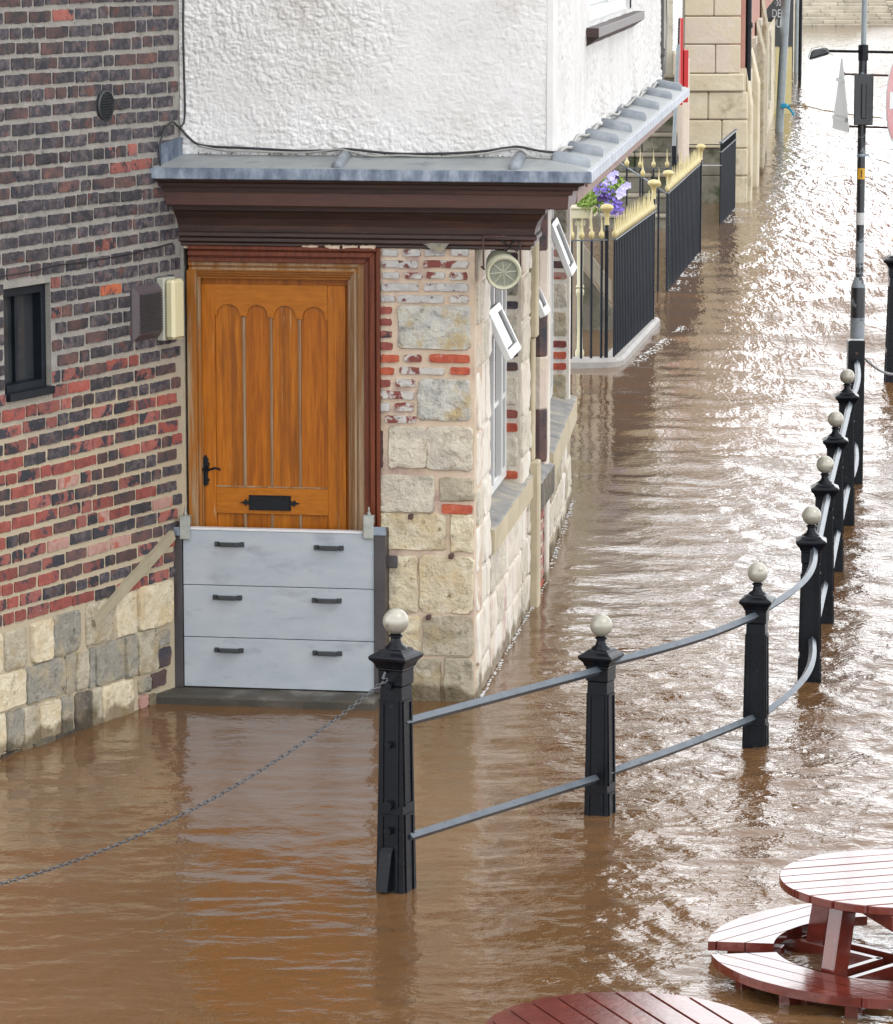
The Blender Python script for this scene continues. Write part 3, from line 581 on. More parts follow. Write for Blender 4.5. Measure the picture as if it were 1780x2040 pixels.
# ------------------------------------------------------------------ corner house
ch = thing('corner_house', 'white roughcast house with jettied lead-topped cornice over a brick and stone ground floor', 'building', Mx=FF.M)
DU0, DU1 = .06, 1.06                                    # door recess in the front wall
DT = FF.uz(560, 490)[1]
part(MB().box(-.25, DU0-.05, -.006, .3, -1.1, 2.62), 'jamb_mortar', M['mortar'], ch, FF)
fw = MB(); fw.box(DU1+.02, WF+.0, .002, .3, -1.1, 2.62).box(DU0-.05, DU1+.02, .002, .3, DT-.02, 2.62).box(DU0-.05, DU1+.02, .2, .3, -1.1, DT-.02)
front = part(fw, 'front_wall', M['mortar_pale'], ch, FF)
def Z2(x0, x1, y0, y1, mt, *a): return (740+x0/6.8, 740+x1/6.8, 470+y0/6.8, 470+y1/6.8, mt, *a)
def Z3(x0, x1, y0, y1, mt, *a): return (740+x0/6.8, 740+x1/6.8, 740+y0/6.8, 740+y1/6.8, mt, *a)
def Z4(x0, x1, y0, y1, mt, *a): return (740+x0/5.1, 740+x1/5.1, 1020+y0/5.1, 1020+y1/5.1, mt, *a)
br = [Z2(140, 372, 172, 285, 'bwhite'), Z2(420, 680, 172, 285, 'bwhite'), Z2(718, 998, 172, 280, 'bwhite'), Z2(1075, 1330, 165, 275, 'bwhite'),
      Z2(135, 640, 325, 438, 'bwhite'), Z2(700, 1325, 325, 440, 'bwred'),
      Z2(150, 390, 480, 585, 'bwhite'), Z2(450, 700, 485, 590, 'bwred'), Z2(740, 1010, 478, 585, 'bwred'), Z2(1055, 1310, 480, 605, 'bwred'),
      Z2(130, 655, 635, 752, 'bwhite'), Z2(712, 1325, 632, 758, 'bwhite'), Z2(130, 340, 800, 900, 'bwhite'), Z2(352, 1000, 795, 912, 'bwhite'), Z2(1055, 1330, 795, 912, 'bwred'),
      Z2(118, 285, 950, 1062, 'bred'), Z2(118, 285, 1112, 1220, 'bred'), Z2(118, 285, 1278, 1385, 'bmix'), Z2(118, 298, 1432, 1548, 'bred'),
      Z2(130, 385, 1600, 1718, 'bvivid'), Z2(440, 690, 1598, 1718, 'bwred'), Z2(785, 1338, 1595, 1725, 'bvivid'),
      Z2(118, 320, 1775, 1890, 'bvivid'), Z2(378, 1000, 1770, 1885, 'bwred'), Z2(1065, 1340, 1775, 1885, 'bvivid'),
      Z3(110, 265, 100, 220, 'bred'), Z3(325, 605, 95, 212, 'bwred'), Z3(102, 592, 255, 380, 'bwred'), Z3(100, 265, 418, 548, 'bwhite'), Z3(315, 592, 415, 545, 'bwred'), Z3(180, 620, 590, 705, 'bwred'),
      Z3(90, 165, 800, 1310, 'bbrown'), Z3(945, 1385, 1795, 1938, 'bvivid')]
stones_px(FF, front, br, proud=.02, name='brick', gap=.002)
st = [Z2(350, 1348, 928, 1545, 'slichen', .03), Z3(620, 1345, 92, 675, 'slichen', .032), Z3(228, 765, 738, 1315, 'spale', .05), Z3(745, 1385, 735, 1348, 'spale', .05),
      Z3(72, 862, 1395, 1915, 'spale', .035), Z3(925, 1395, 1435, 1765, 'scream', .04), Z4(48, 765, 10, 392, 'syellow', .03), Z4(800, 1045, 20, 418, 'syellow', .035),
      Z4(160, 478, 440, 1025, 'syellow', .028), Z4(484, 1045, 445, 1035, 'syellow', .03), Z4(160, 505, 1050, 1400, 'syellow', .026), Z4(515, 1042, 1058, 1468, 'scream', .03),
      Z4(180, 395, 1450, 1960, 'scream', .03), Z4(402, 715, 1485, 2000, 'scream', .05), Z4(732, 1045, 1480, 1985, 'scream', .05)]
stones_px(FF, front, st, rough=.014, gap=-.003)
for x, y in ((410, 38), (820, 440), (590, 1060)):
    u, z = FF.uz(740+x/5.1, 1020+y/5.1); part(MB().box(u-.013, u+.013, -.05, 0, z-.015, z+.012), 'iron_bolt', M['rust'], front, FF, bevel=.003)
# slate scrap and mortar lumps under the cornice
u, z = FF.uz(870, 490); part(MB().add([(u-.07, -.03, z+.02), (u+.08, -.05, z+.02), (u+.04, -.06, z-.03), (u-.02, -.05, z-.02)], [(0, 3, 2, 1)]).box(u-.07, u+.07, -.03, 0, z+.008, z+.02), 'slate', M['sgrey'], front, FF)
for x in (620, 665, 700, 735): 
    u, z = FF.uz(x, 489); link('mortar_lump', rockmesh('mortar_lump', .09, .022, M['mortar_pale'], .03, .004), front, FF.M @ T(u, .02, z-.006))

# outer mahogany frame: stepped mouldings, mitred
def moulding(fr, u0, u1, ztop, zbot, steps, wd, right=True, left=False):
    """steps: (t0,t1,w) bands measured from outer edge inwards; top rail + right/left stile"""
    mb = MB()
    for t0, t1, w in steps:
        zt0, zt1 = ztop-t0, ztop-t1
        a0 = u0+(t0 if left else 0); a1 = u0+(t1 if left else 0); b0 = u1-(t0 if right else 0); b1 = u1-(t1 if right else 0)
        mb.prism([(a0, zt0), (b0, zt0), (b1, zt1), (a1, zt1)], -w, wd)
        if right: mb.prism([(b1, zt1), (b0, zt0), (b0, zbot), (b1, zbot)], -w, wd)
        if left: mb.prism([(a0, zt0), (a1, zt1), (a1, zbot), (a0, zbot)], -w, wd)
    return mb
ou0 = FF.uz(375, 500, .03)[0]; ou1 = FF.uz(757, 500, .03)[0]; oz = FF.uz(560, 491, .03)[1]
part(moulding(FF, ou0, ou1, oz, .03, [(0, .02, .045), (.02, .028, .03), (.028, .055, .05), (.055, .064, .035), (.064, .092, .025)], .0, True, False), 'outer_door_frame', M['redwood'], ch, FF, bevel=.003)
iu1 = FF.uz(726, 540, -.02)[0]; iu0 = FF.uz(383, 540, -.02)[0]; iz = FF.uz(560, 519, -.02)[1]
part(moulding(FF, iu0-.02, iu1+.01, iz+.012, .03, [(0, .045, -.0), (.045, .055, -.014), (.055, .075, -.006), (.075, .09, -.02), (.09, .105, -.035), (.105, .122, -.05)], .14, False, False), 'door_head', M['oakframe_h'], ch, FF, bevel=.003)
part(moulding(FF, iu0, iu1+.01, iz+.012-.0005, .03, [(0, .042, .001), (.042, .052, -.013), (.052, .068, -.005), (.068, .082, -.02), (.082, .094, -.034), (.094, .108, -.05)], .14, True, False), 'door_jamb', M['oakworn'], ch, FF, bevel=.003)
part(MB().box(iu0-.03, iu0+.025, .0, .14, .03, iz-.06).box(iu0+.025, iu0+.04, .03, .14, .03, iz-.1), 'door_jamb', M['oakframe'], ch, FF, bevel=.003)
# door leaf
WD = -.1
du0 = FF.uz(398, 800, WD)[0]; du1 = FF.uz(690, 800, WD)[0]; dzt = FF.uz(545, 567, WD)[1]
door = part(MB().box(du0-.02, du1+.02, .112, .15, .03, dzt+.04), 'door', M['oak2'], ch, FF)
def PX(x, y, w=WD): return FF.uz(330+x/3.09, 440+y/3.09, w)
pan = [(310, 475), (495, 645), (660, 820), (835, 1000)]
pu = [(PX(a, 1000)[0], PX(b, 1000)[0]) for a, b in pan]
zsp = [PX(390, 578)[1], PX(570, 585)[1], PX(740, 595)[1], PX(915, 603)[1]]; zap = [PX(390, 510)[1], PX(570, 515)[1], PX(740, 520)[1], PX(915, 527)[1]]
zrail1 = PX(650, 1645)[1]; zrail0 = PX(650, 1805)[1]
poly = [(du0, dzt), (du0, zsp[0]-.004)]
pts = []
for i in range(4):
    a, b = pu[i]; c = (a+b)/2; h = (b-a)/2
    pts += [(a, zsp[i]-.004), (a+.012, zsp[i]-.004), (a+.012, zsp[i]+.004)]
    for k in range(0, 9):
        t = PI*(1-k/8.); pts.append((c+(h-.012)*math.cos(t), zsp[i]+.006+(zap[i]-zsp[i]-.006)*math.sin(t) ** .9 if 0 < k < 8 else zsp[i]+.006))
    pts += [(b-.012, zsp[i]+.004), (b-.012, zsp[i]-.004), (b, zsp[i]-.004)]
full = [(pu[0][0], dzt)]+pts+[(pu[3][1], dzt)]
part(MB().prism(full, .09, .112), 'top_rail', M['oak_h'], door, FF)
part(MB().box(du0, pu[0][0]-.0005, .0895, .112, .03, dzt), 'stile', M['oak'], door, FF, bevel=.002)
part(MB().box(pu[3][1]+.0005, du1, .0895, .112, .03, dzt), 'stile', M['oak'], door, FF, bevel=.002)
part(MB().box(pu[0][0], pu[3][1], .09, .112, zrail0, zrail1), 'middle_rail', M['oak_h'], door, FF, bevel=.002)
part(MB().box(pu[0][0], pu[3][1], .094, .112, zrail1+.0005, zrail1+.01), 'bead', M['oakworn'], door, FF, bevel=.002)
for i in range(3):
    a, b = pu[i][1], pu[i+1][0]; zt = min(zsp[i], zsp[i+1])-.0045
    for z0, z1 in ((zrail1+.0105, zt), (.1, zrail0-.0005)):
        part(MB().box(a, b, .094, .112, z0, z1).box(a+.006, b-.006, .088, .094, z0, z1), 'muntin', M['oakworn'] if i != 9 else M['oak'], door, FF, bevel=.002)
for i in range(4):
    a, b = pu[i]; part(MB().box(a+.001, b-.001, .106, .1125, zrail1, zap[i]+.01), 'panel', M['oak2' if i % 2 else 'oak'], door, FF)
    part(MB().box(a+.001, b-.001, .106, .1125, .1, zrail0), 'panel', M['oak2' if i % 2 else 'oak'], door, FF)
# letter plate with fleur ends
lu0 = PX(518, 1720)[0]; lu1 = PX(775, 1720)[0]; lz1 = PX(650, 1688)[1]; lz0 = PX(650, 1780)[1]; lz = (lz0+lz1)/2
lb = MB().box(lu0, lu1, .08, .09, lz0, lz1).box(lu0+.008, lu1-.008, .072, .08, lz0+.009, lz1-.007).box(lu0+.006, lu1-.006, .068, .073, lz1-.012, lz1-.005)
for s, e in ((-1, lu0), (1, lu1)):
    lb.prism([(e, lz-.018), (e, lz+.018), (e+s*.008, lz+.006), (e+s*.02, lz+.02), (e+s*.03, lz+.006), (e+s*.055, lz), (e+s*.03, lz-.006), (e+s*.02, lz-.02), (e+s*.008, lz-.006)], .08, .09)
part(lb, 'letterbox', M['iron'], door, FF, fixn=True)
# lever handle on an ornate backplate
hu, hz1 = PX(250, 1437); _, hz0 = PX(250, 1630); hm = (hz0+hz1)/2; H = hz1-hz0
prof = [(0, .0), (.1, .012), (.16, .02), (.2, .012), (.28, .024), (.4, .018), (.5, .02), (.6, .012), (.72, .012), (.8, .024), (.87, .012), (.92, .018), (1, 0)]
hp = MB().prism([(hu+w, hz0+H*(1-t)) for t, w in prof]+[(hu-w, hz0+H*(1-t)) for t, w in prof[::-1][1:-1]], .08, .0893)
lzv = hz0+H*.58
hp.tube([(hu, .085, lzv), (hu, .04, lzv)], .011, 8).tube([(hu, .04, lzv), (hu+.03, .035, lzv-.004), (hu+.06, .038, lzv+.006), (hu+.085, .04, lzv+.004), (hu+.095, .04, lzv-.006)], .007, 8)
part(hp, 'door_handle', M['iron'], door, FF, fixn=True)
# stone step
part(MB().slab([(-.25, -.34), (1.16, -.34), (1.16, .19), (-.25, .19)], -1.1, .055), 'front_step', mat('step_stone', [(.3, (.1, .095, .085)), (.7, (.17, .16, .14))], 5, .7, .5, 30, second=((.26, .25, .23), 3., .5, .65), wet=True), ch, FF, bevel=.015)

# cornice and lead: profile swept along front and street side
def sweep(prof, name, m, u_start, side_len, back=.072, bev=0., parent=ch, close=True):
    """prof list of (w,z); mitred at the jetty corner"""
    mb = MB(); n = len(prof); rings = []
    for w, z in prof: pass
    def cornerpt(w):
        p = WC.xy+FF.n*w; q = WC.xy+FJ.n*(w-back)               # intersect both offset lines
        d1, d2 = FF.d, FJ.d; den = d1.x*d2.y-d1.y*d2.x; r = q-p
        t = (r.x*d2.y-r.y*d2.x)/den; return p+d1*t
    a = []; b = []; c = []
    for w, z in prof:
        s_ = FF.P(u_start, w, z); k = cornerpt(w); e = WC.xy+FJ.d*side_len+FJ.n*(w-back)
        a.append(s_); b.append(Vector((k.x, k.y, z))); c.append(Vector((e.x, e.y, z)))
    fs = []
    for i in range(n if close else n-1):
        j = (i+1) % n; fs += [(i, j, n+j, n+i), (n+i, n+j, 2*n+j, 2*n+i)]
    fs += [tuple(range(n)), tuple(range(3*n-1, 2*n-1, -1))]
    mb.add(a+b+c, fs); return part(mb, name, m, parent, WORLD, fixn=True, bevel=bev)
sweep([(-.3, 3.02), (.28, 2.99), (.31, 2.985), (.31, 3.035), (.29, 3.045), (.0, 3.10), (-.3, 3.12)], 'lead_flashing', M['lead'], -.22, JL)
sweep([(.311, 2.975), (.318, 2.98), (.316, 3.036), (.31, 3.04)], 'lead_edge', M['leadedge'], -.22, JL)
sweep([(-.2, 2.9), (.2, 2.9), (.205, 2.925), (.235, 2.93), (.24, 2.95), (.27, 2.96), (.28, 2.988), (-.2, 2.988)], 'cornice_crown', M['cornice'], -.28, JL-.02)
sweep([(-.2, 2.82), (.17, 2.82), (.175, 2.825), (.18, 2.898), (-.2, 2.899)], 'cornice_fascia', M['cornice_red'], -.28, JL-.02)
sweep([(-.2, 2.665), (.035, 2.665), (.04, 2.70), (.055, 2.74), (.085, 2.78), (.10, 2.79), (.105, 2.819), (-.2, 2.819)], 'cornice_frieze', M['cornice'], -.26, .32, .13)
for k, (z0, z1, w) in enumerate([(2.635, 2.664, .05), (2.605, 2.634, .035), (2.58, 2.604, .015)]):
    sweep([(-.2, z0), (w-.008, z0), (w, z0+.006), (w, z1-.006), (w-.006, z1), (-.2, z1)], 'cornice_moulding', M['cornice'], -.24, .28, .13)
# jetty floor behind the mouldings
e1 = WC.xy+FJ.d*(JL-.1)-FJ.n*.1; cA = FF.P(-.2, -.05); e2 = FJ.P(JL-.1, -3); e3 = FF.P(-.2, -2.9)
part(MB().slab([(cA.x, cA.y), tuple(FF.P(UW-.1, -.05).xy), (e1.x, e1.y), (e2.x, e2.y), (e3.x, e3.y)], 2.825, 2.9), 'jetty_floor', M['cornice'], ch, WORLD)
part(MB().box(.42, JL-.03, -.108, -.0955, 2.815, 2.905).box(.42, JL-.03, -.166, -.151, 2.906, 2.96), 'eave_board', M['eave'], ch, FJ)
# upstand flashing against the brick wall
u0_ = FL.uz(318, 300, .02)[0]; u1_ = FL.uz(362, 300, .02)[0]; z1_ = FL.uz(340, 277, .02)[1]
part(MB().prism([(u0_, 3.02), (u1_, 3.02), (u1_, z1_+.005), (u0_+.01, z1_-.02)], -.026, .0), 'flashing', M['leadedge'], ch, FL)
part(MB().box(FL.uz(343, 380, .03)[0], FL.uz(384, 380, .03)[0], -.05, 0, 2.86, 2.94), 'bitumen_patch', M['dark'], ch, FL)
# lead rolls
def roll(P0, P1, r=.022):
    mb = MB(); d = (P1-P0); L = d.length; d.normalize(); a = Vector((0, 0, 1)).cross(d).normalized(); up = d.cross(a)
    n = 8; vs = []; rings = [(0, .7), (.02, 1), (L-.025, 1), (L-.006, .8), (L, .35)]
    for s, q in rings:
        for j in range(n+1):
            t = PI*j/n; vs.append(P0+d*s+a*math.cos(t)*r*q+up*(math.sin(t)*r*1.25*q))
    fs = [(i*(n+1)+j, i*(n+1)+j+1, (i+1)*(n+1)+j+1, (i+1)*(n+1)+j) for i in range(len(rings)-1) for j in range(n)]
    fs += [tuple(range(n, -1, -1)), tuple((len(rings)-1)*(n+1)+j for j in range(n+1))]
    return mb.add(vs, fs)
for x in (681, 1031):
    u = FF.uz(x, 322, .15)[0]; part(roll(FF.P(u, -.0, 3.095), FF.P(u, .295, 3.042), .036), 'lead_roll', M['leadroll'], ch, WORLD, smooth=50, fixn=True)
def ju(px, py, z=3.04):
    p = onz(px, py, z).xy-FJ.o; return p.dot(FJ.d)
for x, y in ((1363, 177), (1337, 193), (1318, 214), (1296, 236), (1273, 259), (1243, 281), (1216, 307), (1194, 328)):
    u = ju(x, y, 3.06); part(roll(FJ.P(u, -.0, 3.086), FJ.P(u+.03, .212, 3.044), .046), 'lead_roll', M['leadroll'], ch, WORLD, smooth=50, fixn=True)

# white roughcast upper walls with real relief
def roughcast(fr, u0, u1, z0, z1, res, amp, name, parent, hole=None, flip=False, ruvar=True):
    nu = int((u1-u0)/res)+1; nz = int((z1-z0)/res)+1
    U, Zg = np.meshgrid(np.linspace(u0, u1, nu), np.linspace(z0, z1, nz))
    def blobs(U, Z_, f, sd, dens=1.):                   # dashed pebbles: one random lump per cell, F1 distance
        x = U*f+.3*vnoise(U*f*.7, Z_*f*.7, sd+50); y = Z_*f+.3*vnoise(U*f*.7+9, Z_*f*.7, sd+51); xi = np.floor(x).astype(np.int64); yi = np.floor(y).astype(np.int64); best = np.zeros_like(x)
        def hh(a, b, q):
            n = (a*374761393+b*668265263+(sd*7+q)*974634777) & 0xffffffff; n = ((n ^ (n >> 13))*1274126177) & 0xffffffff; return ((n ^ (n >> 16)) & 0xffff)/65535.
        for di in (-1, 0, 1):
            for dj in (-1, 0, 1):
                a, b = xi+di, yi+dj; px, py = a+hh(a, b, 1), b+hh(a, b, 2); r0 = (.35+.75*hh(a, b, 3) ** 1.5)*(hh(a, b, 4) < dens)+1e-4
                ex = .6+.8*hh(a, b, 5); d = ((x-px)*ex) ** 2+((y-py)/ex) ** 2
                best = np.maximum(best, r0*np.sqrt(np.maximum(0, 1-d/r0 ** 2)))
        return best
    h = .6*blobs(U, Zg, 78, 3, .7)+.8*blobs(U, Zg, 46, 5, .42)+.45*blobs(U, Zg, 27, 11, .25)
    low = 1+1.7*(1-smoothstep(Zg, z0+.02, z0+.34))
    big = vnoise(U*2.1, Zg*2.1, 7)*.012+vnoise(U*6, Zg*6, 12)*.005
    rough_ = .4+1.05*smoothstep(.6*vnoise(U*1.3+8, Zg*1.3, 10)+.4*vnoise(U*3.7+8, Zg*3.7, 14), .2, .8)
    W = h*amp*low*rough_+big
    W = W*smoothstep(Zg, z0-.001, z0+.02)
    co = np.stack([U.ravel(), -W.ravel(), Zg.ravel()], 1)
    ii = np.arange(nz-1)[:, None]*nu+np.arange(nu-1)[None, :]
    q = np.stack([ii, ii+1, ii+nu+1, ii+nu], -1).reshape(-1, 4)
    if hole:
        cu = co[q].mean(1); keep = ~((cu[:, 0] > hole[0]) & (cu[:, 0] < hole[1]) & (cu[:, 2] > hole[2]) & (cu[:, 2] < hole[3])); q = q[keep]
    me = bpy.data.meshes.new(name)
    me.vertices.add(len(co)); me.vertices.foreach_set('co', co.ravel()); me.loops.add(q.size); me.loops.foreach_set('vertex_index', q.ravel().astype(np.int32))
    me.polygons.add(len(q)); me.polygons.foreach_set('loop_start', np.arange(0, q.size, 4, dtype=np.int32)); me.polygons.foreach_set('loop_total', np.full(len(q), 4, np.int32))
    me.polygons.foreach_set('use_smooth', np.ones(len(q), bool)); me.update(); me.materials.append(M['render'])
    return link(name, me, parent, fr.M)
uw0 = FJ.uz(1171, 30)[0]; uw1 = FJ.uz(1256, 12)[0]; wsz = FJ.uz(1175, 42)[1]
def jz(x, y): return FJ.uz(x, y)
part(MB().box(.03, UW-.012, .004, .3, 2.9, 7.5), 'upper_front_wall', M['render'], ch, FF)
roughcast(FF, .0, UW-.004, 3.08, 4.3, .0042, .0058, 'front_roughcast', ch)
part(MB().box(.012, uw0, .004, .3, 2.9, 7.5).box(uw1, JL-.12, .004, .3, 2.9, 7.5).box(uw0, uw1, .004, .3, 2.9, wsz).box(uw0, uw1, .2, .3, wsz, 7.5), 'upper_side_wall', M['render'], ch, FJ)
roughcast(FJ, .004, JL-.12, 3.08, 4.7, .012, .0058, 'side_roughcast', ch, hole=(uw0, uw1, wsz, 9))
part(MB().box(JL-.118, JL-.1, .0, 4, 2.9, 7.5), 'end_wall', M['render'], ch, FJ)
part(MB().box(UW-.04, UW+.016, -.016, .1, 3.09, 7.5), 'corner_bead', M['render'], ch, FF, bevel=.012)
part(MB().box(uw0-.25, uw1+.25, -.09, .02, wsz-.09, wsz-.03).add([(uw0-.2, -.085, wsz-.09), (uw1+.2, -.085, wsz-.09), (uw1+.2, 0, wsz-.15), (uw0-.2, 0, wsz-.15), (uw0-.2, -.0, wsz-.09), (uw1+.2, 0, wsz-.09)], [(0, 1, 2, 3), (0, 3, 4), (1, 5, 2)]), 'window_sill', M['cornice'], ch, FJ, bevel=.004)
uwin = part(MB().box(uw0, uw0+.06, .03, .1, wsz, 7).box(uw1-.06, uw1, .03, .1, wsz, 7).box(uw0+.06, uw1-.06, .03, .1, wsz-.03, wsz+.07), 'upper_window', M['white'], ch, FJ)
part(MB().box(uw0+.06, uw1-.06, .08, .09, wsz+.07, 7), 'pane', M['glass'], uwin, FJ)
# closed body behind everything
part(MB().box(0, UW-.3, .31, 6, 2.9, 7.5), 'house_body', M['render'], ch, FF)

# ground floor side wall: limewashed stone with three window bays
SU = 4.13
w1a, w1b = .76, 2.56; w1z0 = .93; w1z1 = 2.5
sc_ = MB()
sc_.box(.07, w1a, .002, .3, -1.1, 2.822).box(w1a, w1b, .002, .3, -1.1, w1z0-.12).box(w1a, w1b, .2, .3, w1z0-.12, 2.822).box(w1b, 3.32, .002, .3, -1.1, 2.822).box(w1a, w1b, .002, .3, w1z1, 2.822)
w2a, w2b = 3.32, 4.05
sc_.box(w2a, SU, .002, .3, -1.1, .72).box(w2a, SU, .25, .35, .72, 2.822).box(w2b, SU, .002, .3, .72, 2.822)
side = part(sc_, 'side_wall', M['slime'], ch, FS)
kc = MB(); k3a, k3b = .45, 2.95
kc.box(0, k3a, .0, .3, -1.1, 2.822).box(k3a, k3b, .0, .3, -1.1, .72).box(k3a, k3b, .2, .3, .72, 2.822).box(k3b, 3.15, 0, .3, -1.1, 2.822)
side2 = part(kc, 'far_side_wall', M['slime'], ch, FK)
F3 = Frame(FK.P(3.15, 0), azi(1000)); part(MB().box(0, 3.5, .0, .3, -1.1, 2.822), 'end_side_wall', M['mortar_pale'], ch, F3)
def sidestones(fr, parent, u0, u1, z0, z1, hs, ws, mats, proud=.02):
    z = z0; rr = 0
    while z < z1-.04:
        h = min(random.uniform(*hs), z1-z); u = u0
        if z1-z-h < .05: h = z1-z
        while u < u1-.03:
            w = random.uniform(*ws); w = min(w, u1-u)
            if u1-u-w < .08: w = u1-u
            if w > .03: link('stone', rockmesh('stone', w-.012, h-.014, M[random.choice(mats)], random.uniform(.4, 1)*proud, .006, rough=.008), parent, fr.M @ T(u+w/2, 0, z+h/2))
            u += w
        z += h
sidestones(FS, side, .06, w1a-.02, -.1, 2.6, (.2, .36), (.25, .6), ['slime', 'spale', 'slime'])
sidestones(FS, side, w1a, w1b, -.1, w1z0-.2, (.2, .36), (.28, .6), ['slime', 'spale', 'slime'])
sidestones(FS, side, w1b, 3.06, -.1, 2.58, (.2, .36), (.25, .5), ['slime', 'slime', 'spale'])
sidestones(FK, side2, k3a, 3.1, -.1, .66, (.2, .34), (.3, .6), ['spale', 'slime', 'scream'])
def sidebricks(fr, parent, u0, u1, z0, z1, kinds, w0=.0, bw=.21):
    z = z0+.04; r_ = 0
    while z < z1-.03:
        u = u0+bw*.5-(bw*.5 if r_ % 2 else 0)
        while u < u1-.02:
            a = max(u0, u-bw/2); b = min(u1, u+bw/2)
            if b-a > .04: link('brick', blockmesh('brick', b-a-.012, .062, M[random.choice(kinds)], .006, 10, .003), parent, fr.M @ T((a+b)/2, w0, z))
            u += bw
        z += .08; r_ += 1
sidebricks(FS, side, w2a+.03, SU-.02, -.05, .66, ['bpink', 'bred', 'bvivid', 'bpink'])
# bricks of the far reveals, facing the camera
def revealbricks(fr, parent, u, z0, z1, dep, kinds, stones=()):
    R = Frame(fr.P(u, -dep), fr.n)                       # x along reveal depth (outward), outward normal towards the camera
    z = z0+.05; k = 0
    while z < z1-.04:
        kd = kinds[k % len(kinds)]; h = .07
        if kd[0] == 's': h = .2
        if z+h > z1: h = z1-z
        w = dep-.03
        link('stone' if kd[0] == 's' else 'brick', (rockmesh if kd[0] == 's' else blockmesh)('stone' if kd[0] == 's' else 'brick', w, h-.012, M[kd], .012, jit=.004), parent, R.M @ T(.012+w/2, 0, z+h/2-.03))
        z += h+.016; k += 1
revealbricks(FS, side, w1b, w1z0-.05, w1z1, .2, ['bvivid', 'spale', 'bvivid', 'bred', 'spale', 'bbrown', 'bbrown', 'spale', 'bdark', 'sgrey', 'bbrown', 'sgrey', 'bpink'])
revealbricks(FK, side2, k3b, .78, 2.58, .2, ['scream', 'bvivid', 'bvivid', 'bred', 'scream', 'spale', 'bpink', 'bbrown', 'bpink', 'bvivid', 'sgrey', 'bbrown', 'bred', 'bbrown'])
# stone pilasters / mullions
part(MB().box(3.06, 3.2, -.05, 0, 1.75, 2.6).box(3.08, 3.19, -.03, 0, .95, 1.749).box(3.05, 3.21, -.065, 0, -1.1, .949), 'stone_pilaster', M['sillcream'], side, FS, bevel=.01)
mz0 = .86
for k in range(5): part(MB().lathe([(.07, mz0+k*.35), (.075, mz0+k*.35+.01), (.075, mz0+k*.35+.338), (.07, mz0+k*.35+.348)], (3.74, .02), 8, PI/8), 'mullion_block', M['spink' if k % 2 else 'bbrown'], side, FS)
part(MB().box(SU-.1, SU+.02, -.03, .0, -1.1, 2.6), 'stone_pilaster', M['slime'], side, FS, bevel=.008)
part(MB().box(3.98, SU, -.02, .12, .75, 2.6), 'window_jamb', M['spink'], side, FS, bevel=.008)
def sillpiece(fr, parent, u0, u1, z0, z1, w, mt_top, mt, slope=.05):
    mb = MB(); mb.add([(u0, -w, z0), (u1, -w, z0), (u1, .18, z0), (u0, .18, z0), (u0, -w, z1-slope), (u1, -w, z1-slope), (u1, .18, z1), (u0, .18, z1)],
                      [(0, 3, 2, 1), (0, 1, 5, 4), (1, 2, 6, 5), (2, 3, 7, 6), (3, 0, 4, 7)])
    a = part(mb, 'window_sill', M[mt], parent, fr)
    part(MB().add([(u0, -w, z1-slope), (u1, -w, z1-slope), (u1, .18, z1), (u0, .18, z1), (u0+.02, -w+.012, z1-slope+.006), (u1-.02, -w+.012, z1-slope+.006), (u1-.02, .18, z1+.003), (u0+.02, .18, z1+.003)], [(0, 1, 5, 4), (1, 2, 6, 5), (3, 0, 4, 7), (4, 5, 6, 7)]), 'sill_top', M[mt_top], a, fr)
sillpiece(FS, side, w1a-.02, 3.0, w1z0-.2, w1z0-.01, .035, 'sill', 'sillcream')
sillpiece(FS, side, 3.24, SU+.02, .6, .88, .065, 'sill', 'sdark', .1)
sillpiece(FK, side2, .1, 3.3, .6, .84, .045, 'sill', 'sillcream', .06)
# white sash windows with open top lights
def bars(fr, parent, u0, u1, z0, z1, dep, nu, nz, name='window'):
    f = .05; mb = MB().box(u0, u0+f, dep, dep+.06, z0, z1).box(u1-f, u1, dep, dep+.06, z0, z1).box(u0+f, u1-f, dep, dep+.06, z0, z0+f+.02).box(u0+f, u1-f, dep, dep+.06, z1-f, z1)
    w = part(mb, name, M['white'], parent, fr, bevel=.004)
    for i in range(1, nu):
        u = u0+(u1-u0)*i/nu; part(MB().box(u-.018, u+.018, dep-.02, dep+.04, z0+f+.02, z1-f), 'glazing_bar', M['white'], w, fr, bevel=.003)
    for i in range(1, nz):
        z = z0+(z1-z0)*i/nz; part(MB().box(u0+f, u1-f, dep+.002, dep+.038, z-.015, z+.015), 'glazing_bar', M['white'], w, fr, bevel=.003)
    part(MB().box(u0+f, u1-f, dep+.02, dep+.028, z0+f+.02, z1-f), 'pane', M['glass'], w, fr); return w
bars(FS, side, w1a, w1b, w1z0, w1z1, .09, 4, 3)
bars(FS, side, w2a, 3.98, .88, 2.55, .16, 2, 3)
bars(FK, side2, k3a, k3b, .84, 2.55, .12, 4, 3)
def toplight(fr, parent, u0, u1, zt, h, ang, w0=.0):
    # hinge along top edge, bottom swung outwards
    mx = fr.M @ T(u0, w0, zt) @ Matrix.Rotation(-ang, 4, 'X'); W = u1-u0; f = .045
    mb = MB().box(0, f, -.02, .02, -h, 0).box(W-f, W, -.02, .02, -h, 0).box(f, W-f, -.02, .02, -h, -h+f+.01).box(f, W-f, -.02, .02, -f, 0)
    o = part(mb, 'open_top_light', M['white'], parent, None, Mx=mx, bevel=.003)
    part(MB().box(f, W-f, -.004, .004, -h+f+.01, -f), 'pane', M['glass'], o, None, Mx=mx)
toplight(FS, side, .82, 1.4, FS.uz(990, 612, .0)[1], .31, .45, -.03)
toplight(FS, side, 3.35, 3.7, FS.uz(1075, 560, .0)[1], .22, .42, -.03)
toplight(FK, side2, .62, 1.25, FK.uz(1112, 432, .0)[1], .39, .38, -.02)

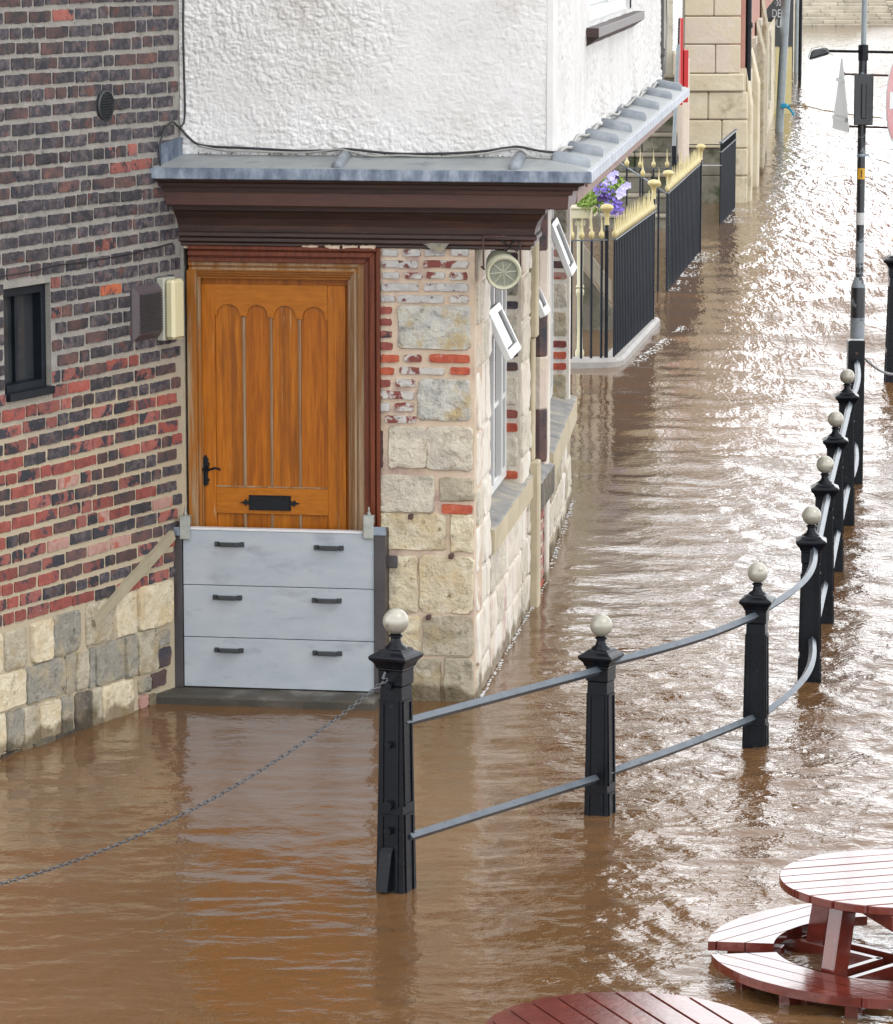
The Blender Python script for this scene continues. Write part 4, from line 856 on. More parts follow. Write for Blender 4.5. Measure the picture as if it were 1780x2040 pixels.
# ------------------------------------------------------------------ flood barrier in the doorway
BW = .11
fb = thing('flood_barrier', 'three-board pale grey metal flood barrier with six black handles slotted across the oak door', 'flood barrier', Mx=FF.M)
bu0 = FF.uz(366, 1200, BW)[0]; bu1 = FF.uz(746, 1200, BW)[0]
bz = [FF.uz(550, y, BW)[1] for y in (1060, 1170, 1274)]+[.058]
for i in range(3):
    b_ = part(MB().box(bu0, bu1, -BW, -BW+.05, bz[i+1]+.004, bz[i]), 'board', M['alu'], fb, FF, bevel=.002)
    if i == 0: part(MB().box(bu0+.03, bu1-.03, -BW-.003, -BW+.055, bz[0]+.0005, bz[0]+.014), 'top_edge', M['alutop'], b_, FF, bevel=.003)
    for x in ((458, 656), (454, 652), (457, 653))[i]:
        y = {0: (1084, 1091), 1: (1190, 1196), 2: (1295, 1301)}[i][0 if x < 500 else 1]
        u, z = FF.uz(x, y, BW); w = .085
        part(MB().box(u-w, u-w+.028, -BW-.016, -BW-.0005, z-.014, z+.014).box(u+w-.028, u+w, -BW-.016, -BW-.0005, z-.014, z+.014)
             .add([(u-w+.02, -BW-.016, z-.012), (u+w-.02, -BW-.016, z-.012), (u+w-.035, -BW-.04, z-.012), (u-w+.035, -BW-.04, z-.012), (u-w+.02, -BW-.016, z+.012), (u+w-.02, -BW-.016, z+.012), (u+w-.035, -BW-.04, z+.012), (u-w+.035, -BW-.04, z+.012)],
                  [(0, 1, 2, 3), (4, 7, 6, 5), (3, 2, 6, 7), (0, 3, 7, 4), (1, 5, 6, 2)]), 'handle', M['ventblack'], b_, FF, fixn=True, bevel=.003)
for s, x0, x1 in ((-1, 344, 366), (1, 746, 769)):
    a = FF.uz(x0, 1200, BW)[0]; b = FF.uz(x1, 1200, BW)[0]; zt = FF.uz((x0+x1)/2, 1056, BW)[1]
    part(MB().box(a, b-.004 if s < 0 else b, -BW-.012, .0, .056, zt), 'channel_post', M['channel'], fb, FF, bevel=.003)
    cx_ = (bu0+.015) if s < 0 else (bu1-.03)
    c = part(MB().box(cx_-.03, cx_+.03, -BW-.024, -BW-.013, zt-.05, zt+.085).box(cx_-.03, cx_+.03, -BW-.012, -BW+.03, zt+.03, zt+.085), 'clamp', M['clamp'], fb, FF, bevel=.004)
    part(MB().lathe([(.012, zt+.086), (.012, zt+.1), (.006, zt+.101), (.006, zt+.13)], (cx_, -BW), 8), 'clamp_bolt', M['clamp'], c, FF)
    part(MB().box(a-.004, b+.004, -BW-.02, -BW-.0125, zt-.03, zt+.02), 'bracket', M['steelblue'], fb, FF, bevel=.003)
u0, z1 = FF.uz(768, 1104, .0); u1, z0 = FF.uz(795, 1129, .0)
part(MB().box(u0, u1, -.052, -.04, z0, z1).box(u0-.02, u0+.012, -.04, .0, z0+.01, z1-.01).lathe([(.01, 0), (.01, .01)], (0, 0), 6), 'fixing_plate', M['channel'], fb, FF, bevel=.003) if False else part(MB().box(u0, u1, -.052, -.036, z0, z1), 'fixing_plate', M['channel'], fb, FF, bevel=.004)
part(MB().box(FF.uz(769, 1100, .0)[0], FF.uz(776, 1100, .0)[0], -.04, .0, .06, FF.uz(770, 1055, .0)[1]), 'angle_bar', M['channel'], fb, FF)

# ------------------------------------------------------------------ round cream loudspeaker at the corner
spx, spz = FF.uz(1003, 541, .12); SP = FF.P(spx, .12, spz)
ang = math.radians(6)
MS = Matrix.Translation(SP) @ Matrix.Rotation(ang, 4, 'Z') @ Matrix.Rotation(math.radians(90+12), 4, 'X')
sp = thing('loudspeaker', 'round cream loudspeaker with spoked grille hanging under the dark cornice', 'loudspeaker', Mx=MS)
R_ = .098
def lat(prof, nm, m, **k):
    return part(MB().lathe(prof, (0, 0), 32), nm, m, sp, None, Mx=MS, smooth=40, **k)
lat([(.03, -.2), (.06, -.195), (.078, -.17), (.086, -.1), (.092, -.02), (.09, 0)], 'speaker_body', M['horn'])
rm = MB(); rp = [(.084, -.02), (R_, -.02), (R_+.002, .02), (R_-.006, .034), (.08, .03), (.078, .008)]
rm_v = []; n = 36
for r, z in rp:
    for j in range(n): rm_v.append((r*math.cos(2*PI*j/n), r*math.sin(2*PI*j/n), z))
rm.add(rm_v, [(i*n+j, i*n+(j+1) % n, ((i+1) % 6)*n+(j+1) % n, ((i+1) % 6)*n+j) for i in range(6) for j in range(n)])
rimo = part(rm, 'rim', M['hornrim'], sp, None, Mx=MS, smooth=40, fixn=True)
g = lat([(.079, .002), (.079, .01), (.04, .012), (.01, .013)], 'grille', M['hornin'])
for k in range(8):
    t = PI*k/4+.1; c, s = math.cos(t), math.sin(t)
    part(MB().tube([(c*.008, s*.008, .015), (c*.078, s*.078, .013)], .0028, 5), 'spoke', M['hornrim'], g, None, Mx=MS)
part(MB().lathe([(.012, .012), (.012, .02), (.006, .021)], (0, 0), 12), 'grille_boss', M['horn'], g, None, Mx=MS)
part(MB().tube([(-.102, 0, -.05), (-.11, 0, -.1)], .006, 6).tube([(-.104, .0, -.05), (-.104, .17, -.11)], .005, 6).tube([(.104, .0, -.05), (.104, .17, -.11)], .005, 6).tube([(-.104, .17, -.11), (.104, .17, -.11)], .006, 6), 'bracket', M['rust'], sp, None, Mx=MS)
part(MB().tube([(.02, .1, -.07), (.05, .13, -.05), (.08, .1, -.05), (.1, .14, -.06), (.07, .16, -.08), (.04, .12, -.1), (.0, .15, -.1)], .005, 6), 'speaker_cable', M['cable'], sp, None, Mx=MS)

# cables lying on the lead flashing
def ledgecable(pts, r, m, lab, w=.03):
    P_ = []
    for x, y in pts:
        u, z = FF.uz(x, y, w); P_.append(Vector(FF.P(u, w, z)))
    P2 = []
    for i in range(len(P_)-1):
        p0, p1, p2, p3 = P_[max(i-1, 0)], P_[i], P_[i+1], P_[min(i+2, len(P_)-1)]
        for k in range(4):
            t = k/4.; P2.append(.5*((2*p1)+(-p0+p2)*t+(2*p0-5*p1+4*p2-p3)*t*t+(-p0+3*p1-3*p2+p3)*t**3))
    P2.append(P_[-1]); tag(part(MB().tube(P2, r, 6), 'cable', m, None, WORLD, smooth='all'), lab, 'cable')
ledgecable([(357, 252), (375, 272), (395, 287), (430, 292), (480, 294), (540, 297), (600, 300), (660, 299), (684, 296), (720, 299), (780, 305), (850, 306), (920, 304), (970, 300), (1010, 294), (1035, 292), (1075, 300), (1118, 304)], .0075, M['cable'], 'black cable lying along the foot of the white front wall')
ledgecable([(395, 290), (450, 300), (500, 301), (560, 303), (620, 303), (672, 297), (690, 299), (740, 310), (800, 309), (880, 312), (960, 306), (1005, 298), (1035, 297), (1060, 312), (1100, 315)], .006, M['cablegrey'], 'weathered grey cable sagging over the lead ledge', .05)
jp = [FJ.P(u, .03+.012*math.sin(u*3), 3.115+.015*math.sin(u*5)) for u in np.linspace(.02, 9.6, 60)]
tag(part(MB().tube(jp, .01, 6), 'cable', M['cablegrey'], None, WORLD, smooth='all'), 'pale cable running up the street above the lead rolls', 'cable')
# moss and debris in the ledge joint
deb = MB()
for k in range(420):
    front_ = random.random() < .55
    fr = FF if front_ else FJ; u = random.uniform(.05, UW) if front_ else random.uniform(0, JL-.3) ** 1.0
    w = abs(random.gauss(.012, .02)); s = random.uniform(.004, .012); p = fr.P(u, w, 3.1+s*.4); q = [p+Vector((random.uniform(-s, s), random.uniform(-s, s), random.uniform(-s, s)*.6)) for _ in range(4)]
    deb.add(q, [(0, 1, 2), (0, 2, 3), (0, 3, 1), (1, 3, 2)])
tag(part(deb, 'moss', mat('moss_debris', [(.3, (.05, .055, .03)), (.7, (.3, .28, .2))], 60, .9, 0), None, WORLD), 'crumbs of moss and grit in the joint above the lead', kind='stuff')

# ------------------------------------------------------------------ post and rail guard railing
gr = thing('guard_railing', 'black iron post and rail barrier with silver ball finials standing in the flood water', 'railing', onz(790, 1778))
def make_post(p, ztop, yaw, sc=1., depth=.6, ballm='ball', panel_hooks=False, parent=gr, wm=1.):
    """ztop: top of the ball above water; body tapers slightly, square, recessed panels"""
    Mx = Matrix.Translation((p.x, p.y, ztop)) @ Matrix.Rotation(yaw, 4, 'Z')
    q = math.sqrt(2)*sc*wm; R4 = PI/4; mb = MB()
    # body
    zb = -(ztop+depth)
    t0, t1 = .052, .052+.015*abs(zb+.3*sc)
    mb.lathe([(t1*q, zb), (t0*q, -.33*sc)], (0, 0), 4, R4)
    mb.lathe([((t0+.006)*q, -.3301*sc), ((t0+.006)*q, -.262*sc), ((t0+.012)*q, -.256*sc)], (0, 0), 4, R4)
    o = part(mb, 'post', M['iron'], parent, None, Mx=Mx, bevel=.005)
    part(MB().lathe([((t0+.012)*q, -.255*sc), ((t0+.018)*q, -.236*sc), ((t0+.028)*q, -.224*sc), ((t0+.036)*q, -.217*sc), ((t0+.038)*q, -.203*sc), ((t0+.03)*q, -.196*sc), ((t0+.006)*q, -.184*sc), ((t0+.004)*q, -.176*sc), ((t0-.008)*q, -.172*sc)], (0, 0), 4, R4), 'cap', M['iron'], o, None, Mx=Mx, bevel=.003)
    part(MB().lathe([(.05*sc, -.1725*sc), (.045*sc, -.165*sc), (.03*sc, -.155*sc), (.024*sc, -.14*sc), (.022*sc, -.128*sc), (.03*sc, -.122*sc), (.03*sc, -.115*sc), (.022*sc, -.11*sc)], (0, 0), 20), 'neck', M['iron'], o, None, Mx=Mx, smooth=40)
    r = .056*sc
    part(MB().lathe([(max(.001, r*math.sin(PI*k/18)), -r-r*math.cos(PI*k/18)) for k in range(19)], (0, 0), 28), 'ball_finial', M[ballm], o, None, Mx=Mx, smooth='all')
    # raised panel borders on every face
    for f in range(4):
        Mf = Mx @ Matrix.Rotation(f*PI/2, 4, 'Z'); a = .03*sc*wm
        def yy(z): return -(t0+(t1-t0)*((-z-.33*sc)/(-zb-.33*sc)))*sc*wm
        b = MB(); zt, z2 = -.40*sc, -.85*sc
        for zz0, zz1 in ((zt, z2), (z2-.05, zb+.02)):
            for s in (-1, 1):
                x0, x1 = sorted((s*a, s*(a+.012*sc))); b.add([(x0, yy(zz0)-.006, zz0), (x1, yy(zz0)-.006, zz0), (x1, yy(zz1)-.006, zz1), (x0, yy(zz1)-.006, zz1), (x0, yy(zz0)+.002, zz0), (x1, yy(zz0)+.002, zz0), (x1, yy(zz1)+.002, zz1), (x0, yy(zz1)+.002, zz1)],
                      [(0, 3, 2, 1), (0, 1, 5, 4), (1, 2, 6, 5), (2, 3, 7, 6), (3, 0, 4, 7)])
            for z in (zz0, zz1): b.box(-a-.012*sc, a+.012*sc, yy(z)-.0065, yy(z)+.002, z-.006, z+.006)
        part(b, 'panel_moulding', M['iron'], o, None, Mx=Mf)
    if panel_hooks:
        for z, rr in ((-.28*sc-.05, .018), (-.62, .016), (-.9, .022), (-1.02, .018)):
            part(MB().tube([(0, yy(z)+.004, z), (0, yy(z)-.03, z)], rr, 10), 'boss', M['iron'], o, None, Mx=Mx)
        part(MB().add([(-.04, yy(-1.1)-.002, -1.1), (.02, yy(-1.1)-.002, -1.1), (.02, yy(-1.1)-.02, -1.12), (-.04, yy(-1.1)-.02, -1.12), (-.045, yy(-1.3)-.045, -1.3), (.01, yy(-1.3)-.045, -1.3), (.01, yy(-1.3)+.01, -1.3), (-.045, yy(-1.3)+.01, -1.3)],
                      [(0, 1, 2, 3), (3, 2, 5, 4), (1, 6, 5, 2), (0, 3, 4, 7)]), 'stay_bracket', M['iron'], o, None, Mx=Mx, fixn=True)
    return o, Mx
posts = [((790, 1772), 1212, -26, 1.06), ((1196, 1620), 1224, -24, 1.0), ((1506, 1484), 1121, -13, .98), ((1613, 1355), 1008, -5, 1.0), ((1640, 1238), 908, -4, 1.), ((1661, 1135), 819, -4, .98), ((1684, 1042), 735, -4, .98)]
PP = []
for i, (bp, ty, yaw, sc) in enumerate(posts):
    p = onz(*bp); d = p.y*CT; zt = None
    r = ray(bp[0], ty); zt = CAM_H+r[2]*(p.y/r[1])
    PP.append((p, zt)); make_post(p, zt, math.radians(yaw), sc, panel_hooks=(i == 0))
def at_depth(px, py, y):
    r = ray(px, py); return Vector((r[0]*y/r[1], y, CAM_H+r[2]*y/r[1]))
def rail(pts, name='rail', r=.0225):
    # square bar set on edge, so that one face looks up at the sky
    part(MB().tube(pts, r, 4, rot=0.), name, M['raili'], gr, WORLD)
y1, y2, y3, y4, y5, y6, y7 = [q[0].y for q in PP]; yl = 29.98
def seg(a, b, ya, yb, bulge=0, k=1):
    A_, B_ = at_depth(*a, ya), at_depth(*b, yb)
    if not k > 1: return [A_, B_]
    out_ = []
    for i in range(k+1):
        t = i/k; p = A_.lerp(B_, t); d = (B_-A_).normalized(); nn = Vector((d.y, -d.x, 0)); out_.append(p+nn*bulge*math.sin(PI*t) )
    return out_
rail(seg((805, 1440), (1205, 1333), y1-.02, y2)); rail(seg((815, 1668), (1200, 1548), y1-.02, y2))
rail(seg((1215, 1320), (1512, 1224), y2-.02, y3, .06, 8)); rail(seg((1210, 1541), (1508, 1428), y2-.02, y3, .02, 8))
rail(seg((1522, 1216), (1622, 1092), y3, y4, .09, 16)); rail(seg((1520, 1424), (1618, 1270), y3, y4, .1, 16))
rail(seg((1628, 1092), (1650, 985), y4, y5, .0, 2)); rail(seg((1620, 1270), (1645, 1160), y4, y5, .0, 2))
rail(seg((1648, 990), (1672, 893), y5, y6, .0, 2)); rail(seg((1650, 1160), (1670, 1058), y5, y6, .0, 2))
rail(seg((1672, 895), (1694, 802), y6, y7, .0, 2)); rail(seg((1670, 1060), (1690, 968), y6, y7, .0, 2))
rail(seg((1694, 802), (1708, 722), y7, yl-.08, .03, 6)); rail(seg((1690, 968), (1704, 885), y7, yl-.08, .03, 6))
# chain from the first post
p1 = PP[0][0]
c0 = at_depth(767, 1356, y1-.13); 
chn = thing('chain', 'long sagging steel chain hooked to the nearest black post and leading out of the picture', 'chain', c0)
def cpt(t):  # t along plan, parabola fitted to three sightings
    x = c0.x+(-1.8-c0.x)*t; y = c0.y+(15.35-c0.y)*t
    z = c0.z-.985*t+.455*t*t
    return Vector((x, y, z))
lm = MB(); ring = []; a_, b_ = .0155, .0085; n = 8
cl = []
for k in range(n):
    t = 2*PI*k/n; cl.append(Vector((a_*math.cos(t)*(1.0), 0, b_*math.sin(t))))
for k in range(n):
    tdir = (cl[(k+1) % n]-cl[k-1]).normalized(); nrm = tdir.cross(Vector((0, 1, 0)))
    for j in range(3): ring.append(cl[k]+nrm*.0034*math.cos(2*PI*j/3)+Vector((0, 1, 0))*.0034*math.sin(2*PI*j/3))
lme = lm.add(ring, [(k*3+j, ((k+1) % n)*3+j, ((k+1) % n)*3+(j+1) % 3, k*3+(j+1) % 3) for k in range(n) for j in range(3)]).mesh('chain_link', M['chain'], smooth='all')
t = 0.; k = 0
while t < 1.75:
    p = cpt(t); d = (cpt(t+.005)-p); t += .005*.0232/d.length
    q = d.to_track_quat('X', 'Z').to_matrix().to_4x4()
    link('chain_link', lme, chn, Matrix.Translation(p) @ q @ Matrix.Rotation(PI/2*(k % 2)+.5, 4, 'X')); k += 1
hk = MB().tube([c0+Vector((.0, .09, .02)), c0+Vector((0, .02, .03)), c0+Vector((-.01, -.015, .01)), c0+Vector((-.01, -.0, -.015)), c0+Vector((0, .03, -.02))], .006, 6)
part(hk, 'hook', M['chain'], chn, WORLD)

# ------------------------------------------------------------------ lamp column with signs
LB = onz(1703, 957); YL = LB.y
def zl(y): return at_depth(1703, y, YL).z
lc = thing('lamp_column', 'black and grey steel column with floodlight arm and sign box rising from a square base', 'lamp post', LB)
lx0 = at_depth(1686, 900, YL).x; lx1 = at_depth(1719, 900, YL).x; lcx = at_depth(1702.5, 900, YL).x; hw = .066
part(MB().box(lcx-hw, lcx+hw, YL-hw, YL+hw, -1, zl(677)), 'base', M['iron'], lc, WORLD, bevel=.006)
part(MB().box(lcx-hw+.012, lcx+hw-.012, YL-hw-.008, YL-hw+.001, zl(880), zl(876)).box(lcx-hw+.012, lcx+hw-.012, YL-hw-.008, YL-hw+.001, zl(722), zl(719)).lathe([(.006, 0)], (0, 0), 4) if False else MB().box(lcx-hw+.012, lcx+hw-.012, YL-hw-.008, YL-hw+.001, zl(880), zl(876)), 'base_door', M['iron'], lc, WORLD)
part(MB().tube([(lcx, YL-hw+.01, zl(702)), (lcx, YL-hw-.008, zl(702))], .012, 10), 'bolt', M['rust'], lc, WORLD)
tl = [0.0]
part(MB().lathe([(.058, zl(674)), (.056, zl(570)), (.032, zl(552))], (lcx+.01, YL), 20), 'lower_shaft', M['ironbare'], lc, WORLD, smooth=30)
part(MB().lathe([(.0585, zl(632)), (.0585, zl(604)), (.0575, zl(572))], (lcx+.01, YL), 20), 'paint_band', M['ironworn'], lc, WORLD, smooth=30)
part(MB().lathe([(.0325, zl(551)), (.0325, zl(490)), (.0325, zl(430)), (.034, zl(90))], (lcx+.018, YL), 16), 'shaft', M['ironworn'], lc, WORLD, smooth=30)
part(MB().lathe([(.0335, zl(545)), (.0335, zl(480))], (lcx+.018, YL), 16), 'worn_band', M['ironbare'], lc, WORLD, smooth=30)
part(MB().lathe([(.041, zl(120)), (.041, zl(89)), (.03, zl(88))], (lcx+.02, YL), 16), 'collar', M['iron'], lc, WORLD, smooth=30)
part(MB().lathe([(.022, zl(90)), (.02, zl(-260))], (lcx+.022, YL), 14), 'upper_shaft', M['greypole'], lc, WORLD, smooth=30)
part(MB().lathe([(.0345, zl(312)), (.0365, zl(309)), (.0345, zl(306))], (lcx+.018, YL), 16).box(lcx+.04, lcx+.075, YL-.02, YL+.01, zl(311), zl(306)), 'clamp_band', M['steelblue'], lc, WORLD)
# sign light box and brackets
part(MB().lathe([(.062, zl(248)), (.066, zl(245)), (.066, zl(150)), (.06, zl(147))], (lcx+.02, YL-.01), 8, PI/8), 'sign_box', M['iron'], lc, WORLD)
part(MB().box(lcx-.055, lcx+.095, YL-.085, YL-.07, zl(248), zl(147)).box(lcx-.0, lcx+.04, YL-.1, YL-.0851, zl(235), zl(165)), 'box_front', M['ironworn'], lc, WORLD, bevel=.006)
for y in (147, 251):
    a = at_depth(1681, y, YL); b = at_depth(1800, y+4, YL)
    part(MB().tube([a, b], .0085, 8), 'sign_bracket', M['rust'], lc, WORLD)
    part(MB().tube([a+Vector((-.008, 0, 0)), a+Vector((.012, 0, 0))], .018, 8), 'bracket_cap', M['rust'], lc, WORLD)
a = at_depth(1652, 101, YL); b = at_depth(1800, 104, YL)
part(MB().tube([a, b], .011, 8), 'lamp_arm', M['iron'], lc, WORLD)
fl = at_depth(1634, 107, YL)
mf = Matrix.Translation(fl) @ Matrix.Rotation(.22, 4, 'Y')
hd = MB().add([(-.095, -.06, -.03), (.08, -.06, -.005), (.08, .06, -.005), (-.095, .06, -.03), (-.06, -.05, .04), (.06, -.045, .045), (.06, .045, .045), (-.06, .05, .04)],
              [(0, 3, 2, 1), (4, 5, 6, 7), (0, 1, 5, 4), (1, 2, 6, 5), (2, 3, 7, 6), (3, 0, 4, 7)])
ho = part(hd, 'floodlight', M['ironworn'], lc, None, Mx=Matrix.Translation(fl) @ Matrix.Rotation(-.15, 4, 'Y'), bevel=.012)
part(MB().add([(-.08, -.052, -.0345), (.07, -.052, -.012), (.07, .052, -.012), (-.08, .052, -.0345)], [(0, 3, 2, 1)]), 'lamp_glass', M['lampgrey'], ho, None, Mx=Matrix.Translation(fl) @ Matrix.Rotation(-.15, 4, 'Y'))
part(MB().tube([fl+Vector((.05, -.06, .03)), fl+Vector((0, -.07, .062)), fl+Vector((-.07, -.065, .045)), fl+Vector((-.1, -.06, -.03))], .003, 5).tube([fl+Vector((.03, -.06, .04)), fl+Vector((.1, -.04, -.01))], .003, 5), 'lamp_wire', M['cablegrey'], lc, WORLD)
# labels on the column
def plate(x0, x1, y0, y1, m, nm, yoff=-.05):
    A_ = at_depth(x0, y1, YL+yoff); B_ = at_depth(x1, y0, YL+yoff)
    vs = []; n = 6; R = .0352; cx_ = lcx+.018
    for i in range(n+1):
        t = -PI/2+(-.5+i/n)*1.9
        for z in (A_.z, B_.z): vs.append((cx_+R*math.cos(t), YL+R*math.sin(t), z))
    return part(MB().add(vs, [(2*i, 2*i+2, 2*i+3, 2*i+1) for i in range(n)]), nm, m, lc, WORLD)
yp = plate(1703, 1720, 335, 357, M['yellow'], 'yellow_label'); plate(1700, 1717, 424, 448, M['signwhite'], 'white_label')
def text(s, size, Mx, m, name, parent, depth=.0008):
    cu = bpy.data.curves.new(name, 'FONT'); cu.body = s; cu.size = size; cu.align_x = 'CENTER'; cu.align_y = 'CENTER'; cu.extrude = depth
    cu.resolution_u = 3; ob = bpy.data.objects.new('tmp', cu); scene.collection.objects.link(ob)
    me = bpy.data.meshes.new_from_object(ob); bpy.data.objects.remove(ob); me.materials.clear(); me.materials.append(m)
    return link(name, me, parent, Mx)
zz = zl(346); text('1', .085, Matrix.Translation((lcx+.018, YL-.038, zz)) @ Matrix.Rotation(PI/2, 4, 'X'), M['cable'], 'numeral', yp)
# no-entry disc, seen obliquely, and the back of another sign
nc_ = at_depth(1790, 199, YL); rad = .345
Mn = Matrix.Translation(nc_) @ Matrix.Rotation(math.radians(68), 4, 'Z') @ Matrix.Rotation(math.radians(2), 4, 'Y')
ne = thing('no_entry_sign', 'faded red round no entry sign with white bar on the lamp column', 'sign', Mx=Mn)
def disc(r0, y0, y1, n=48): return MB().prism([(r0*math.cos(2*PI*j/n), r0*math.sin(2*PI*j/n)) for j in range(n)], y0, y1)
part(disc(rad, -.002, .004), 'sign_plate', M['signwhite'], ne, None, Mx=Mn); part(disc(rad*.965, -.0045, -.0025), 'red_disc', M['redfade'], ne, None, Mx=Mn)
part(MB().box(-rad*.78, rad*.78, -.0075, -.005, -rad*.19, rad*.19), 'white_bar', M['signwhite'], ne, None, Mx=Mn)
Ms = Matrix.Translation(at_depth(1677, 188, YL)) @ Matrix.Rotation(math.radians(-84), 4, 'Z')
bsn = thing('triangular_sign', 'pale grey back of a tall triangular sign edge-on left of the sign box', 'sign', Mx=Ms)
part(MB().prism([(-.02, .28), (.02, .28), (.31, -.25), (.29, -.28), (-.29, -.28), (-.31, -.25)], -.003, .003), 'sign_plate', M['signback'], bsn, None, Mx=Ms)
for z_, w_ in ((.1, .12), (-.2, .24)): part(MB().box(-w_, w_, -.02, -.0035, z_, z_+.03), 'stiffener', M['signback'], bsn, None, Mx=Ms)
# right hand post with ball and chain
rp = onz(1788, 769); rr_ = ray(1779, 461); ztr = CAM_H+rr_[2]*(rp.y/rr_[1])
rt = thing('chain_post', 'tall black square post with golden ball finial at the right edge of the flood', 'post', rp)
make_post(rp, ztr, math.radians(-3), 1.3, ballm='ballgold', parent=rt, wm=1.35)
rc = thing('chain', 'thin chain hanging between the lamp column base and the golden ball post', 'chain', at_depth(1720, 711, YL))
a = at_depth(1720, 711, YL); b = at_depth(1792, 745, rp.y-.2)
lm2 = MB(); k = 0; t = 0.
pts = [a.lerp(b, q/46.)-Vector((0, 0, .12*math.sin(PI*q/46.)*.4)) for q in range(47)]
big = lme.copy(); 
for v in big.vertices: v.co *= 3.6
for q in range(46): 
    mid = (pts[q]+pts[q+1])/2; d = pts[q+1]-pts[q]
    link('chain_link', big, rc, Matrix.Translation(mid) @ d.to_track_quat('X', 'Z').to_matrix().to_4x4() @ Matrix.Diagonal((d.length/.085, .35, .35, 1)) @ Matrix.Rotation(PI/2*(q % 2)+.4, 4, 'X'))

# ------------------------------------------------------------------ round picnic tables
def clip(poly, a, b, c, keep=1):                       # keep a*x+b*y<=c (keep=1)
    o = []; n = len(poly)
    for i in range(n):
        p, q = poly[i], poly[(i+1) % n]; dp = (a*p[0]+b*p[1]-c)*keep; dq = (a*q[0]+b*q[1]-c)*keep
        if dp <= 0: o.append(p)
        if (dp < 0 < dq) or (dq < 0 < dp): t = dp/(dp-dq); o.append((p[0]+(q[0]-p[0])*t, p[1]+(q[1]-p[1])*t))
    return o
def picnic(label, c, ztop, zseat, rad, yaw, hole=False, pyaw=0.):
    Mx = Matrix.Translation((c.x, c.y, 0)) @ Matrix.Rotation(yaw, 4, 'Z')
    t = thing('picnic_table', label, 'picnic table', Mx=Mx, group='round picnic tables standing in the flood')
    circ = [(rad*math.cos(2*PI*k/64), rad*math.sin(2*PI*k/64)) for k in range(64)]
    n = 9; pw = 2*rad/n
    Mt = Mx @ Matrix.Rotation(pyaw, 4, 'Z'); top = link('table_top', None, t, Mt)
    for i in range(n):
        y0 = -rad+i*pw+.004; y1 = -rad+(i+1)*pw-.004; p = clip(circ, 0, 1, y1); p = clip(p, 0, 1, y0, -1)
        part(MB().slab(p, ztop-.035, ztop+random.uniform(-.001, .001)), 'plank', M['tablewood'], top, None, Mx=Mt, bevel=.003)
    if hole: part(MB().lathe([(.026, ztop+.0012), (.026, ztop+.0025)], (.0, .0), 20), 'parasol_hole', M['dark'], top, None, Mx=Mx)
    for y in (-.2, .2): part(MB().box(-rad*.92, rad*.92, y-.03, y+.03, ztop-.1, ztop-.0352), 'top_batten', M['tablewood'], t, None, Mx=Matrix.Translation((c.x, c.y, 0)) @ Matrix.Rotation(yaw+pyaw+PI/2, 4, 'Z'), bevel=.003)
    ri, ro = rad*1.04, rad*1.6
    for q in range(4):
        bo = link('bench', None, t, Mx); th0 = q*PI/2+.13; th1 = (q+1)*PI/2-.13; tm = (th0+th1)/2
        arc = [(ro*math.cos(th0+(th1-th0)*k/20), ro*math.sin(th0+(th1-th0)*k/20)) for k in range(21)]+[(ri*math.cos(th1+(th0-th1)*k/20), ri*math.sin(th1+(th0-th1)*k/20)) for k in range(21)]
        ca, sa = math.cos(tm), math.sin(tm); lo = ri*math.cos((th1-th0)/2); st = (ro-lo)/4
        for k in range(4):
            p = clip(arc, ca, sa, lo+(k+1)*st-.003); p = clip(p, ca, sa, lo+k*st+.003, -1)
            if len(p) > 2 and abs(sum(p[i][0]*p[(i+1) % len(p)][1]-p[(i+1) % len(p)][0]*p[i][1] for i in range(len(p)))) > .002:
                part(MB().slab(p, zseat-.04, zseat), 'plank', M['tablewood'], bo, None, Mx=Mx)
        for dth in (-.42, .0, .42):
            a = tm+dth; mb = MB().box(ri-.02, ro-.06, -.028, .028, zseat-.11, zseat-.041)
            part(mb, 'bench_batten', M['tablewood'], bo, None, Mx=Mx @ Matrix.Rotation(a, 4, 'Z'), bevel=.003)
    for q in range(4):
        a = q*PI/2+PI/4+0.; Ml = Mx @ Matrix.Rotation(a, 4, 'Z')
        z0 = -.35
        mb = MB().add([(rad*.62, -.035, ztop-.04), (rad*.62+.1, -.035, ztop-.04), (rad*.62+.1, .035, ztop-.04), (rad*.62, .035, ztop-.04), (rad*.9, -.035, z0), (rad*.9+.1, -.035, z0), (rad*.9+.1, .035, z0), (rad*.9, .035, z0)],
                      [(0, 3, 2, 1), (4, 5, 6, 7), (0, 1, 5, 4), (1, 2, 6, 5), (2, 3, 7, 6), (3, 0, 4, 7)])
        part(mb, 'leg', M['tablewood'], t, None, Mx=Ml, fixn=True, bevel=.004)
        part(MB().box(.04, ro-.12, .036, .07, zseat-.12, zseat-.045).box(.04, ro-.12, -.07, -.036, zseat-.12, zseat-.045), 'bearer', M['tablewood'], t, None, Mx=Ml, bevel=.003)
    return t
tc1 = onz(1790, 1749, .40); picnic('dark red round picnic table with plank benches just above the water at the right edge', tc1, .40, .095, .50, .0, pyaw=.3)
tc2 = onz(1245, 2054, .38); picnic('pinkish wet round picnic table cut off by the bottom edge with a parasol hole', tc2, .38, .05, .52, -.4, True, pyaw=-.8)

